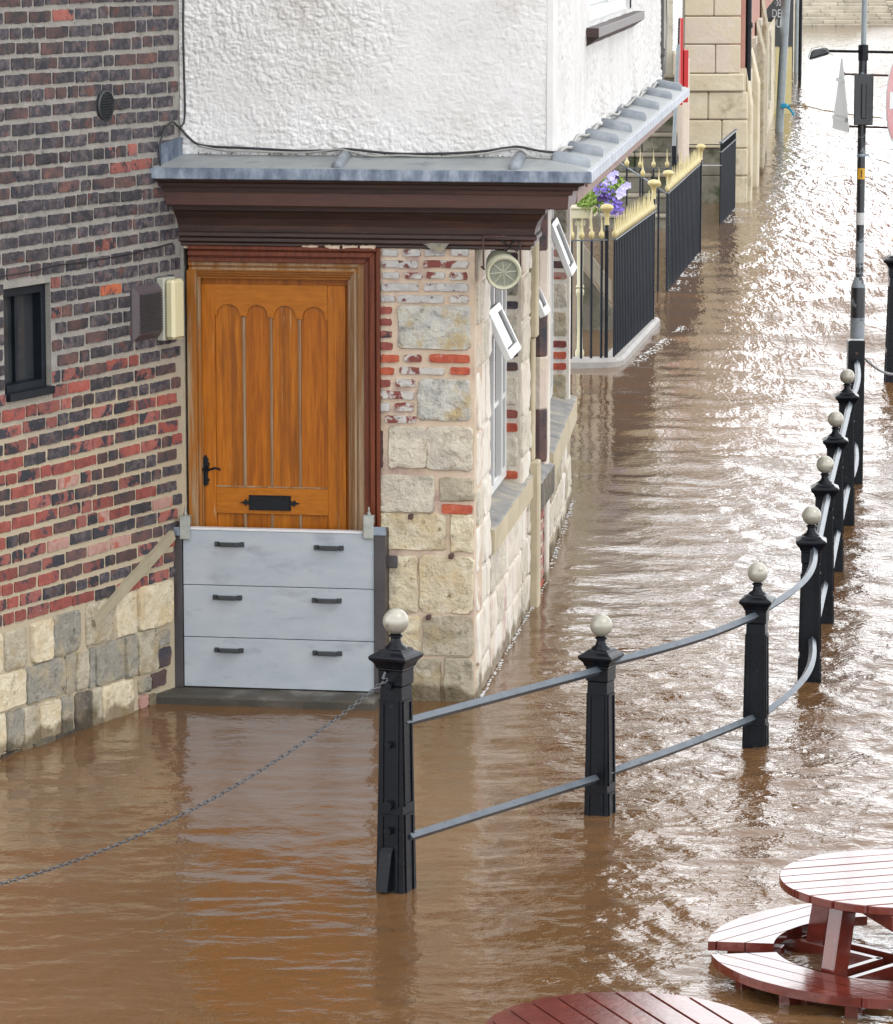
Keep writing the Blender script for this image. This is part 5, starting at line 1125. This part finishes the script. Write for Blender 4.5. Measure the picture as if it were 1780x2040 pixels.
# ------------------------------------------------------------------ kerb, spiked railings, planter
def P2(px, py, z=0): return onz(px, py, z)
C1 = P2(1222, 711, .09); W1 = P2(1128, 714, .09); E1 = P2(1303, 632, .09)
def offs(a, b, d):
    n = (b-a).to_2d().normalized(); return Vector((n.y, -n.x))*d
o1 = offs(W1, C1, .13); o2 = offs(C1, E1, .22)
kb = MB().slab([(W1.x-1, W1.y), (W1.x-1, W1.y-.16), (C1.x-.06, C1.y-.16), (C1.x+.05, C1.y-.1), (C1.x+.12, C1.y+.12), (E1.x+.08, E1.y+.1), (E1.x-.1, E1.y+.15), (C1.x-.12, C1.y+.12), (W1.x-1, W1.y+.12)], -1.1, .085)
tag(part(kb, 'kerb', mat('kerb_stone', [(.3, (.34, .32, .3)), (.7, (.46, .43, .4))], 6, .6, .5, 20), None, WORLD, bevel=.03), 'grey rounded stone kerb just above the water under the nearest spiked railing', 'kerb')
barlib = {}
def spikemesh(s=1.):
    return MB().lathe([(.008*s, -.02), (.026*s, 0), (.03*s, .03), (.024*s, .05), (.012*s, .065), (.009*s, .1), (.001, .23)], (0, 0), 8).mesh('spike', M['gold'], smooth=50)
spk = spikemesh(); 
def barmesh(h): return MB().lathe([(.0125, -.25), (.0125, h)], (0, 0), 6).mesh('bar', M['bariron'], smooth=50)
def railing(label, segs, posts_, spikes=True, hs=1.18, loc=None, rail2=None, spike_every=1):
    t = thing('iron_railing', label, 'railing', loc or segs[0][0])
    for a, b, za, zb, n, sp_ in segs:                    # a,b ground points; rail heights at both ends
        A_ = Vector((a.x, a.y, za)); B_ = Vector((b.x, b.y, zb)); d = (B_-A_).normalized(); nn = Vector((d.y, -d.x, 0)).normalized()
        mb = MB(); w = .022
        mb.add([A_+nn*w+Vector((0, 0, -.012)), A_-nn*w+Vector((0, 0, -.012)), B_-nn*w+Vector((0, 0, -.012)), B_+nn*w+Vector((0, 0, -.012)), A_+nn*w, A_-nn*w, B_-nn*w, B_+nn*w],
               [(0, 1, 2, 3), (4, 7, 6, 5), (0, 4, 5, 1), (1, 5, 6, 2), (2, 6, 7, 3), (3, 7, 4, 0)])
        part(mb, 'top_rail', M['raili'] if sp_ != 'dark' else M['iron'], t, WORLD, fixn=True)
        for i in range(n):
            f = (i+.5)/n; p = a.lerp(b, f); z = za+(zb-za)*f; g = min(a.z, b.z)
            h = z-g; key = round(h, 2)
            if key not in barlib: barlib[key] = barmesh(h)
            bo = link('bar', barlib[key], t, Matrix.Translation((p.x, p.y, g)))
            if sp_ is True:
                sb = link('spike', spk, bo, Matrix.Translation((p.x, p.y, z+.02)) @ Matrix.Rotation(random.uniform(-.03, .03), 4, 'Y') @ Matrix.Diagonal((1, 1, random.uniform(.95, 1.05), 1)))
    for p, z in posts_:
        po = part(MB().lathe([(.02, -.3), (.02, z), (.026, z+.005), (.02, z+.02), (.02, z+.07)], (0, 0), 10), 'corner_post', M['iron'], t, None, Mx=Matrix.Translation((p.x, p.y, p.z)), smooth=40)
        part(MB().lathe([(.026, z+.071), (.022, z+.1), (.024, z+.16), (.03, z+.19), (.05, z+.215), (.066, z+.235), (.066, z+.25), (.05, z+.27), (.02, z+.28), (.001, z+.281)], (0, 0), 16), 'cap', M['gold'], po, None, Mx=Matrix.Translation((p.x, p.y, p.z)), smooth=50)
    return t
PC = P2(1208, 711, .09); E1p = P2(1301, 634, .09)
zr = at_depth(1215, 476, C1.y).z
railing('black railing with dense gold spikes on the stone kerb beside the purple flowers', [(W1, PC, zr, zr, 4, True), (C1, E1, zr, zr, 27, True)], [(PC, zr-.02), (E1p, zr-.03)])
N2 = P2(1327, 583); E2 = P2(1395, 500); z2 = at_depth(1330, 384, N2.y).z
BL = Vector((at_depth(1236, 333, E2.y).x, E2.y, 0)); SL = Vector((at_depth(1236, 322, N2.y).x, N2.y+.3, 0))
zb2 = at_depth(1300, 334, E2.y).z; zs2 = at_depth(1240, 325, N2.y).z
railing('black railing with gold spikes and two gold mushroom caps in front of the stone steps', [(N2, E2, z2, z2, 26, True), (BL, E2, zb2, zb2, 6, True), (SL, N2, zs2, z2, 3, True)], [(P2(1330, 580), z2-.02), (P2(1395, 503), z2-.02)])
N3 = P2(1434, 449); E3 = P2(1465, 413); z3 = at_depth(1436, 302, N3.y).z
r3 = railing('plain black double-railed railing without spikes standing before the stone pillar', [(N3, E3, z3, z3, 15, False), (Vector((at_depth(1368, 287, E3.y).x, E3.y, 0)), E3, at_depth(1400, 287, E3.y).z, at_depth(1440, 287, E3.y).z, 0, 'dark'), (Vector((E2.x, E2.y, 0)), N3, at_depth(1398, 328, E2.y).z, at_depth(1432, 328, N3.y).z, 0, 'dark')], [])
part(MB().add([N3+Vector((-.02, 0, z3+.14)), E3+Vector((-.02, 0, z3+.14)), E3+Vector((.03, 0, z3+.14)), N3+Vector((.03, 0, z3+.14)), N3+Vector((-.02, 0, z3+.12)), E3+Vector((-.02, 0, z3+.12)), E3+Vector((.03, 0, z3+.12)), N3+Vector((.03, 0, z3+.12))], [(0, 3, 2, 1), (4, 5, 6, 7), (0, 1, 5, 4), (1, 2, 6, 5), (2, 3, 7, 6), (3, 0, 4, 7)]), 'upper_rail', M['raili'], r3, WORLD, fixn=True)
for k in range(15):
    p = N3.lerp(E3, (k+.5)/15); part(MB().box(p.x-.01, p.x+.01, p.y-.01, p.y+.01, z3, z3+.12), 'bar_top', M['iron'], r3, WORLD)
# ivory column with planter of pansies
ip = P2(1156, 705, .09); ip.y += .35
ic = thing('ivory_column', 'slim ivory painted iron column standing behind the nearest spiked railing', 'column', ip)
zz = lambda y: at_depth(1156, y, ip.y).z
xc = at_depth(1156, 600, ip.y).x
part(MB().lathe([(.045, zz(716)), (.045, zz(700)), (.03, zz(694)), (.026, zz(640)), (.03, zz(590)), (.042, zz(585)), (.042, zz(578)), (.03, zz(575)), (.044, zz(571)), (.03, zz(566)), (.032, zz(450))], (xc, ip.y), 14), 'column_shaft', M['ivory'], ic, WORLD, smooth=40)
part(MB().lathe([(.05, zz(449)), (.055, zz(443)), (.03, zz(436))], (xc, ip.y), 14), 'capital', M['ivory'], ic, WORLD, smooth=40)
pl0 = at_depth(1118, 434, ip.y); pl1 = at_depth(1187, 410, ip.y)
pt = thing('planter', 'cream planter box full of purple and lilac pansies behind the spiked railing', 'planter', (pl1.x-.2, ip.y, pl0.z))
part(MB().slab([(pl0.x, ip.y-.1), (pl1.x-.03, ip.y-.1), (pl1.x-.03, ip.y+.14), (pl0.x, ip.y+.14)], pl0.z, pl1.z-.025), 'trough', M['ivory'], pt, WORLD, bevel=.006)
part(MB().slab([(pl0.x-.01, ip.y-.12), (pl1.x, ip.y-.12), (pl1.x, ip.y+.16), (pl0.x-.01, ip.y+.16)], pl1.z-.0245, pl1.z), 'rim', M['ivory'], pt, WORLD, bevel=.006)
hb = [at_depth(x, y, ip.y-.13) for x, y in ((1176, 455), (1177, 436), (1180, 415), (1186, 410), (1192, 415), (1190, 424), (1184, 430))]
part(MB().tube(hb, .012, 8), 'hook', M['ivory'], pt, WORLD)
def leaves(n, centers, m, nm, size, parent, pet=0):
    mb = MB()
    for k in range(n):
        c, rx, rz = random.choice(centers); v = Vector((random.gauss(0, 1), random.gauss(0, 1), random.gauss(0, 1))).normalized()*random.random() ** .4
        p = c+Vector((v.x*rx, v.y*rx*.8, v.z*rz)); nrm = (Vector((random.gauss(0, .7), -1, random.gauss(.4, .6)))).normalized(); a = nrm.cross(Vector((0, 0, 1))).normalized(); b = a.cross(nrm); s = size*random.uniform(.6, 1.3)
        if pet:                                           # five round petals as one fan
            vs = [p+nrm*.0]; m_ = 10
            for j in range(m_):
                rr = s*(1 if j % 2 else .72); t = 2*PI*j/m_; vs.append(p+a*math.cos(t)*rr+b*math.sin(t)*rr+nrm*.006)
            mb.add(vs, [(0, 1+j, 1+(j+1) % m_) for j in range(m_)])
        else:
            t = random.random()*6.28; d1 = a*math.cos(t)+b*math.sin(t); d2 = nrm.cross(d1)
            mb.add([p-d1*s, p+d2*s*.5, p+d1*s, p-d2*s*.5], [(0, 1, 2, 3)])
    return tag(part(mb, nm, m, parent, WORLD), kind='stuff')
def fc(x, y, rx, rz, dy=-.05): return (at_depth(x, y, ip.y+dy), rx/197., rz/197.)
leaves(1100, [fc(1185, 402, 36, 24), fc(1222, 372, 26, 28), fc(1168, 402, 22, 16)], M['leaf'], 'foliage', .022, pt)
leaves(260, [fc(1214, 400, 26, 24, -.12), fc(1205, 378, 26, 18, -.12), fc(1228, 415, 16, 16, -.12)], M['petal_blue'], 'small_flowers', .016, pt, 1)
for nn, cs, mt, s in ((9, [fc(1222, 355, 14, 10, -.13), fc(1240, 380, 12, 14, -.15)], 'petal_pale', .045), (6, [fc(1240, 392, 8, 10, -.17), fc(1226, 350, 12, 6, -.15)], 'petal_pale', .04), (4, [fc(1198, 395, 8, 8, -.16)], 'petal_dark', .035), (3, [fc(1222, 348, 10, 6, -.16)], 'petal_dark', .03)):
    for k in range(nn):
        c, rx, rz = random.choice(cs); p = c+Vector((random.uniform(-rx, rx), random.uniform(-.03, .03), random.uniform(-rz, rz)))
        mb = MB(); m_ = 10; vs = [p+Vector((0, .006, 0))]
        for j in range(m_): rr = s*(1 if j % 2 else .75)*random.uniform(.9, 1.05); t = 2*PI*j/m_; vs.append(p+Vector((math.cos(t)*rr, -.008*(j % 2), math.sin(t)*rr)))
        part(mb.add(vs, [(0, 1+j, 1+(j+1) % m_) for j in range(m_)]), 'pansy', M[mt], pt, WORLD)
# sloping stone string of the near stair behind the railing
a = at_depth(1150, 470, 41); b = at_depth(1218, 560, 41); sw = MB().prism([(a.x, a.z), (b.x, b.z), (b.x, b.z-.22), (a.x, a.z-.22)], 40.9, 41.15)
tag(part(sw, 'stair_parapet', M['snose'], None, WORLD), 'grey sloping stone stair parapet seen between the bars of the nearest spiked railing', 'parapet')
a = at_depth(1150, 520, 41.3); b = at_depth(1222, 615, 41.3); part_ = tag(part(MB().prism([(a.x, a.z), (b.x, b.z), (b.x, -1), (a.x, -1)], 41.25, 41.5), 'stair_wall', M['smoss'], None, WORLD), 'dark stair side wall under the grey sloping parapet', 'wall')
a = at_depth(1298, 560, 43.2); tag(part(MB().slab([(a.x-.35, 43.1), (a.x+.03, 43.1), (a.x+.03, 43.5), (a.x-.35, 43.5)], -1, .33), 'plinth_stone', M['spink'], None, WORLD, bevel=.02), 'small pale stone plinth at the far end of the nearest spiked railing', 'stone')

# ------------------------------------------------------------------ stone steps, recess wall, red sign
st_ = thing('stone_steps', 'flight of mossy dark stone steps with pale worn nosings behind the gold spikes', 'steps', (3, 55, 0))
xs0 = at_depth(1195, 400, 55.5).x; xs1 = at_depth(1357, 400, 55.5).x
for k in range(8):
    z1_ = .2+.275*k; y0_ = 55+.3*k
    xm_ = xs0+(xs1-xs0)*(.45+.1*(k % 3))
    for x0_, x1_ in ((xs0, xm_-.006), (xm_+.006, xs1)):
        part(MB().box(x0_, x1_, y0_, y0_+.9, z1_-.275 if k else -1, z1_-.05), 'riser_stone', M['smoss'], st_, WORLD, bevel=.012)
        part(MB().box(x0_, x1_, y0_-.03, y0_+.34, z1_-.05, z1_), 'tread_stone', M['snose'], st_, WORLD, bevel=.012)
rw = thing('recess_house', 'stained cream plaster house wall above the stone steps', 'building', (3, 57.5, 0))
part(MB().box(.5, xs1-.02, 57.5, 58, -1, 8), 'wall', M['plaster'], rw, WORLD)
part(MB().box(xs1-.015, xs1+.075, 54.9, 58, -1, 2.45), 'stair_cheek', M['spink'], rw, WORLD, bevel=.02)
dp = thing('drainpipe', 'dark brown drainpipe at the far end of the white roughcast house', 'drainpipe', FJ.P(JL, .05, 3))
e = FJ.P(JL+.02, .03); dtop = 8
xp = at_depth(1316, 80, e.y).x
part(MB().lathe([(.034, at_depth(1316, 168, e.y).z), (.034, 7)], (xp, e.y), 14), 'pipe', M['pipebrown'], dp, WORLD, smooth=40)
part(MB().lathe([(.042, at_depth(1316, 112, e.y).z), (.046, at_depth(1316, 108, e.y).z), (.042, at_depth(1316, 100, e.y).z)], (xp, e.y), 14).box(xp-.07, xp+.05, e.y-.02, e.y+.1, at_depth(1316, 100, e.y).z, at_depth(1316, 96, e.y).z), 'pipe_socket', M['pipebrown'], dp, WORLD)
tag(part(MB().tube([FJ.P(JL-.1, .03, 6.5), FJ.P(JL-.12, .035, 4.5), FJ.P(JL-.14, .06, 3.5), FJ.P(JL-.2, .05, 3.16)], .008, 6), 'cable', M['cablegrey'], None, WORLD, smooth='all'), 'loose grey cable hanging beside the brown drainpipe', 'cable')
yr = 51.0
rs = thing('red_sign', 'tall bright red sign board seen edge-on behind a grey pole', 'sign', at_depth(1362, 210, yr))
def rb(x0, x1, y0, y1, d0, d1, nm, m):
    a = at_depth(x0, y1, yr); b = at_depth(x1, y0, yr); return part(MB().box(a.x, b.x, yr+d0, yr+d1, a.z, b.z), nm, m, rs, WORLD, bevel=.006)
rb(1356, 1362, 36, 209, .0, .5, 'sign_board', M['red']); rb(1362.4, 1373, 100, 204, .05, .5, 'sign_case', M['red']); rb(1362.2, 1364, 96, 100, .05, .5, 'case_edge', M['redfade'])
gp1 = at_depth(1349, 330, yr-.15)
pp_ = thing('sign_post', 'grey post with black base carrying the red sign board', 'post', (gp1.x, gp1.y, 0))
part(MB().tube([(gp1.x, gp1.y, -.8), at_depth(1343.5, 290, yr-.15)], .04, 10), 'post_base', M['iron'], pp_, WORLD)
part(MB().tube([at_depth(1343.5, 290, yr-.15), at_depth(1352, 88, yr-.15)], .026, 10), 'pole', M['greypole'], pp_, WORLD)
part(MB().tube([at_depth(1348.5, 200, yr-.1), at_depth(1354, 36, yr-.1)], .012, 8), 'back_strip', M['iron'], pp_, WORLD)

# ------------------------------------------------------------------ stone building beyond, with its long street side
YB = 60.2
sb = thing('stone_building', 'pale dressed stone building with rounded corner standing in the flood beyond the steps', 'building', (4, YB, 0))
def bx(x): return at_depth(x, 300, YB).x
def bzz(y): return at_depth(1400, y, YB).z
CR = P2(1484, 402); FR = Frame(CR, azi(1668))
tops = [-60, 32, 88, 146, 182, 238, 295, 350, 420]
joints = {0: [1420], 1: [], 2: [1424], 3: [], 4: [1410], 5: [1438], 6: [1454], 7: [1454]}
fcw = part(MB().box(bx(1362), bx(1474), YB+.03, YB+.6, -1.1, 8.5), 'front_wall', M['flagjoint'], sb, WORLD)
FB_ = Frame((0, YB+.03), (1, 0))
for k in range(8):
    yt, yb = tops[k], tops[k+1]; xr = 1475 if k < 3 else (1482 if k == 3 else 1490)
    xsn = [1362]+joints[k]+[xr]
    if k >= 6: xsn = [1365, 1454, xr+1]
    for i in range(len(xsn)-1):
        u0_, u1_ = bx(xsn[i]), bx(xsn[i+1]); z1_, z0_ = bzz(yt), bzz(yb)
        mt = 'smoss' if (k >= 6 and i == 0) else ('spink' if k < 3 else 'sbuff')
        pr = .03 if k < 3 else (.12 if k == 3 else .07)
        if k >= 6 and i == 0: pr = .02
        part(MB().box(u0_+.004, u1_-.004, YB+.03-pr, YB+.035, z0_+.006, z1_-.006), 'stone', M[mt], fcw, WORLD, bevel=.02)
k = 0; z = bzz(-60)
while z < 8.4:
    h = .43; xm_ = bx(1400 if k % 2 else 1430)
    for a, b in ((bx(1362), xm_), (xm_, bx(1475))): part(MB().box(a+.004, b-.004, YB, YB+.035, z+.006, z+h-.006), 'stone', M['spink'], fcw, WORLD, bevel=.02)
    z += h; k += 1
# street side: stone plinth below, plaster above, buttresses with weathered tops, windows, doors
sw_ = part(MB().box(-.05, 14, .02, .6, 2.1, 9).box(14, 100, .02, .6, 2.6, 9), 'street_wall', M['pinkwall'], sb, FR)
pw_ = part(MB().box(-.05, 100, .0, .5, -1.1, 2.099), 'plinth_wall', M['sbuff'], sb, FR)
u = 0.0
def fu(px, py): return FR.uz(px, py, 0)[0]
for (ux, wd, zt, pr) in ((.12, .9, 1.95, .1), (3.4, 1.2, 2.15, .14), (7.2, 1.6, 2.5, .16), (11.5, 1.4, 2.9, .12)):
    mb = MB(); mb.add([(ux, -pr, -1.1), (ux+wd, -pr, -1.1), (ux+wd, .0, -1.1), (ux, .0, -1.1), (ux, -pr, zt-.45), (ux+wd, -pr, zt-.45), (ux+wd, -.0, zt+.15), (ux, -.0, zt+.15)], [(0, 3, 2, 1), (0, 1, 5, 4), (1, 2, 6, 5), (2, 3, 7, 6), (3, 0, 4, 7), (4, 5, 6, 7)])
    part(mb, 'buttress', M['sbuff' if ux < 5 else 'scream'], sb, FR, bevel=.02)
for q in range(3):
    for zc in (.25, .85, 1.45): part(MB().box(1.2+q*.75, 1.9+q*.75, -.03, .0, zc, zc+.52), 'stone', M['sbuff'], pw_, FR, bevel=.02)
for uu, zz0, zz1, ww in ((4.9, .5, 2.3, 1.2), (9.2, .3, 2.5, 1.4), (2, 4.2, 5.8, 1.1), (5.5, 4.2, 5.8, 1.1), (9.5, 4.2, 5.8, 1.1), (20, 3.8, 5.6, 1.3), (26, 3.8, 5.6, 1.3), (33, 3.8, 5.6, 1.3), (42, 3.8, 5.6, 1.5), (52, 3.8, 5.6, 1.5), (20, .6, 2, 1.6), (28, .2, 2.3, 1.2), (36, .6, 2, 1.8), (46, .2, 2.3, 1.4)):  # upper ones are out of view, added for variety in the water reflections
    w = part(MB().box(uu-.1, uu+ww+.1, -.05, .05, zz0-.1, zz0).box(uu-.1, uu, -.04, .05, zz0, zz1).box(uu+ww, uu+ww+.1, -.04, .05, zz0, zz1).box(uu-.1, uu+ww+.1, -.05, .05, zz1, zz1+.12), 'window', M['spale'], sb, FR)
    part(MB().box(uu, uu+ww, -.018, .0, zz0, zz1), 'pane', M['glass'], w, FR)
part(MB().box(12.9, 30, -.012, .0, -1, 2.2), 'rendered_base', M['sbuff'], sb, FR)
dpp = thing('drainpipe', 'black drainpipe with collar on the corner of the pale stone building', 'drainpipe', (bx(1490), YB+1.2, 2))
xd = at_depth(1490.5, 80, YB+.3).x
part(MB().lathe([(.057, at_depth(1490, 160, YB+.3).z), (.057, 8.4)], (xd, YB+.25), 14), 'pipe', M['iron'], dpp, WORLD, smooth=40)
zc = at_depth(1490, 50, YB+.3).z
part(MB().lathe([(.075, zc-.04), (.08, zc), (.075, zc+.05)], (xd, YB+.25), 14), 'collar', M['iron'], dpp, WORLD, smooth=40)
# projecting shop front with lettering board
ys = 88.; sf = thing('shop_front', 'black board with white lettering above a pale yellow panel projecting from the far wall', 'sign', at_depth(1560, 240, ys))
def sx(x): return at_depth(x, 100, ys).x
def szz(y): return at_depth(1560, y, ys).z
part(MB().box(sx(1538), sx(1580), ys, ys+.5, szz(92), szz(-200)), 'black_board', M['shopblack'], sf, WORLD)
part(MB().box(sx(1543), sx(1579), ys+.02, ys+.48, -1, szz(92)-.005), 'yellow_panel', M['shopcream'], sf, WORLD)
part(MB().box(sx(1526), sx(1537), ys-.1, ys+.4, szz(60), szz(-200)), 'black_pilaster', M['shopblack'], sf, WORLD, bevel=.02)
board = [o for o in sf.children if o.name.startswith('black_board')][0]
s_ = 7600*CT/ys
for tx, px_, py_, sz2 in (('·30', 1549, 6, .20), (':', 1558, 8, .14), ('IDEN', 1550.5, 27, .27), ('OUN', 1551, 47, .27), ('6', 1549, 76, .16)):
    if tx == '6': continue
    me_ = text(tx, sz2, Matrix.Translation((sx(px_), ys-.004, szz(py_))) @ Matrix.Rotation(PI/2, 4, 'X') @ Matrix.Diagonal((.62, 1, 1, 1)), M['signwhite'], 'lettering', board, .002)
# leaning grey pole with rope
gb = P2(1553, 262); gt = at_depth(1567, 0, gb.y); d_ = gt-gb
gpole = tag(part(MB().tube([gb-d_*.3, gb+d_*1.6], .088, 14), 'pole', M['greypole'], None, WORLD, smooth=40), 'thick pale grey pole leaning slightly, tied with blue rope', 'pole')
rr1 = at_depth(1557, 208, gb.y-.1); rope = thing('rope', 'tan rope with blue end tied to the leaning grey pole over the water', 'rope', rr1)
part(MB().tube([rr1, at_depth(1566, 207, gb.y-.12), at_depth(1570, 214, gb.y-.12), at_depth(1576, 218, gb.y-.1), at_depth(1583, 230, gb.y-.1)], .028, 6).tube([rr1+Vector((0, 0, -.05)), at_depth(1568, 212, gb.y-.14), at_depth(1575, 210, gb.y-.1)], .032, 6), 'blue_rope', M['ropeb'], rope, WORLD)
part(MB().tube([at_depth(1574, 208, gb.y-.1), at_depth(1590, 210, gb.y-.5), at_depth(1604, 210, gb.y-.9), at_depth(1640, 219, gb.y-2), at_depth(1690, 227, gb.y-3.5), at_depth(1760, 235, gb.y-6)], .014, 6).tube([at_depth(1574, 211, gb.y-.1), at_depth(1590, 214, gb.y-.5), at_depth(1606, 213, gb.y-.9)], .014, 6).tube([at_depth(1602, 206, gb.y-.9), at_depth(1608, 216, gb.y-.95)], .035, 6), 'tan_rope', M['ropet'], rope, WORLD)
for px_, pb, rr, m, lab in ((1576, 95, .07, 'iron', 'black pole just right of the yellow panel at the far end'), (1586.5, 105, .06, 'greypole', 'slim pale grey pole between two black ones at the far end'), (1594, 122, .05, 'iron', 'thin dark pole furthest right of the far poles')):
    q = P2(px_, pb+40); part_ = tag(part(MB().tube([(q.x, q.y, -1), (q.x, q.y, 9)], rr, 10), 'pole', M[m], None, WORLD, smooth=40), lab, 'pole')
# broad stone steps rising out of the water at the far end
fs = thing('far_steps', 'broad pale stone steps rising out of the flood at the far end of the street', 'steps', P2(1665, 55))
q0 = P2(1586, 52); q1 = P2(1752, 44)
for k in range(16):
    y0_ = q0.y+k*.55; z1_ = .1+k*.135; x = q0.x-1.5; kx = 0
    while x < q1.x:
        w = random.uniform(.7, 1.5); x1_ = min(x+w, q1.x)
        part(MB().box(x+.012, x1_-.006, y0_, y0_+.9, z1_-.14 if k else -1, z1_+random.uniform(-.012, .0)), 'slab', M['flag'], fs, WORLD, bevel=.015); x = x1_
    part(MB().box(q1.x, q1.x+.45, y0_, y0_+.9, -.9, z1_+.06), 'kerb_slab', M['snose' if k % 2 else 'flag'], fs, WORLD, bevel=.02)
tag(part(MB().add([(q0.x-30, q0.y+9, 2.1), (q1.x+.4, q0.y+9, 2.1), (q1.x+.4, 390, 2.4), (q0.x-30, 390, 2.4)], [(0, 1, 2, 3)]), 'pavement', M['flag'], None, WORLD), 'pale upper pavement beyond the far steps', kind='structure')

# ------------------------------------------------------------------ froth where the current meets masonry
def froth(a, b, n, spread, label, side=1, sz=1.):
    mb = MB(); d = (b-a); nn = Vector((d.y, -d.x, 0)).normalized()*side
    for k in range(n):
        t = random.random(); p = a+d*t+nn*abs(random.gauss(0, spread)); r = random.uniform(.002, .0075)*(1+random.random())*sz; m_ = 7
        mb.add([(p.x, p.y, .004)]+[(p.x+r*random.uniform(.6, 1.5)*math.cos(2*PI*j/m_), p.y+r*1.5*random.uniform(.6, 1.3)*math.sin(2*PI*j/m_), .0) for j in range(m_)], [(0, 1+j, 1+(j+1) % m_) for j in range(m_)])
    return tag(part(mb, 'froth', M['foam'], None, WORLD), label, kind='stuff')
froth(FS.P(0, .02), FS.P(4.1, .02), 200, .008, 'thin white froth along the foot of the side wall')
froth(FK.P(0, .02), FK.P(3.2, .02), 160, .014, 'thin white froth along the far part of the side wall')
froth(Vector((C1.x+.1, C1.y-.2, 0)), Vector((E1.x+.3, E1.y, 0)), 260, .06, 'white froth beside the rounded kerb', sz=1.2)
froth(N2, E2, 260, .12, 'white froth under the second spiked railing', sz=1.2); froth(N3, E3, 160, .16, 'white froth under the plain railing', sz=1.4)
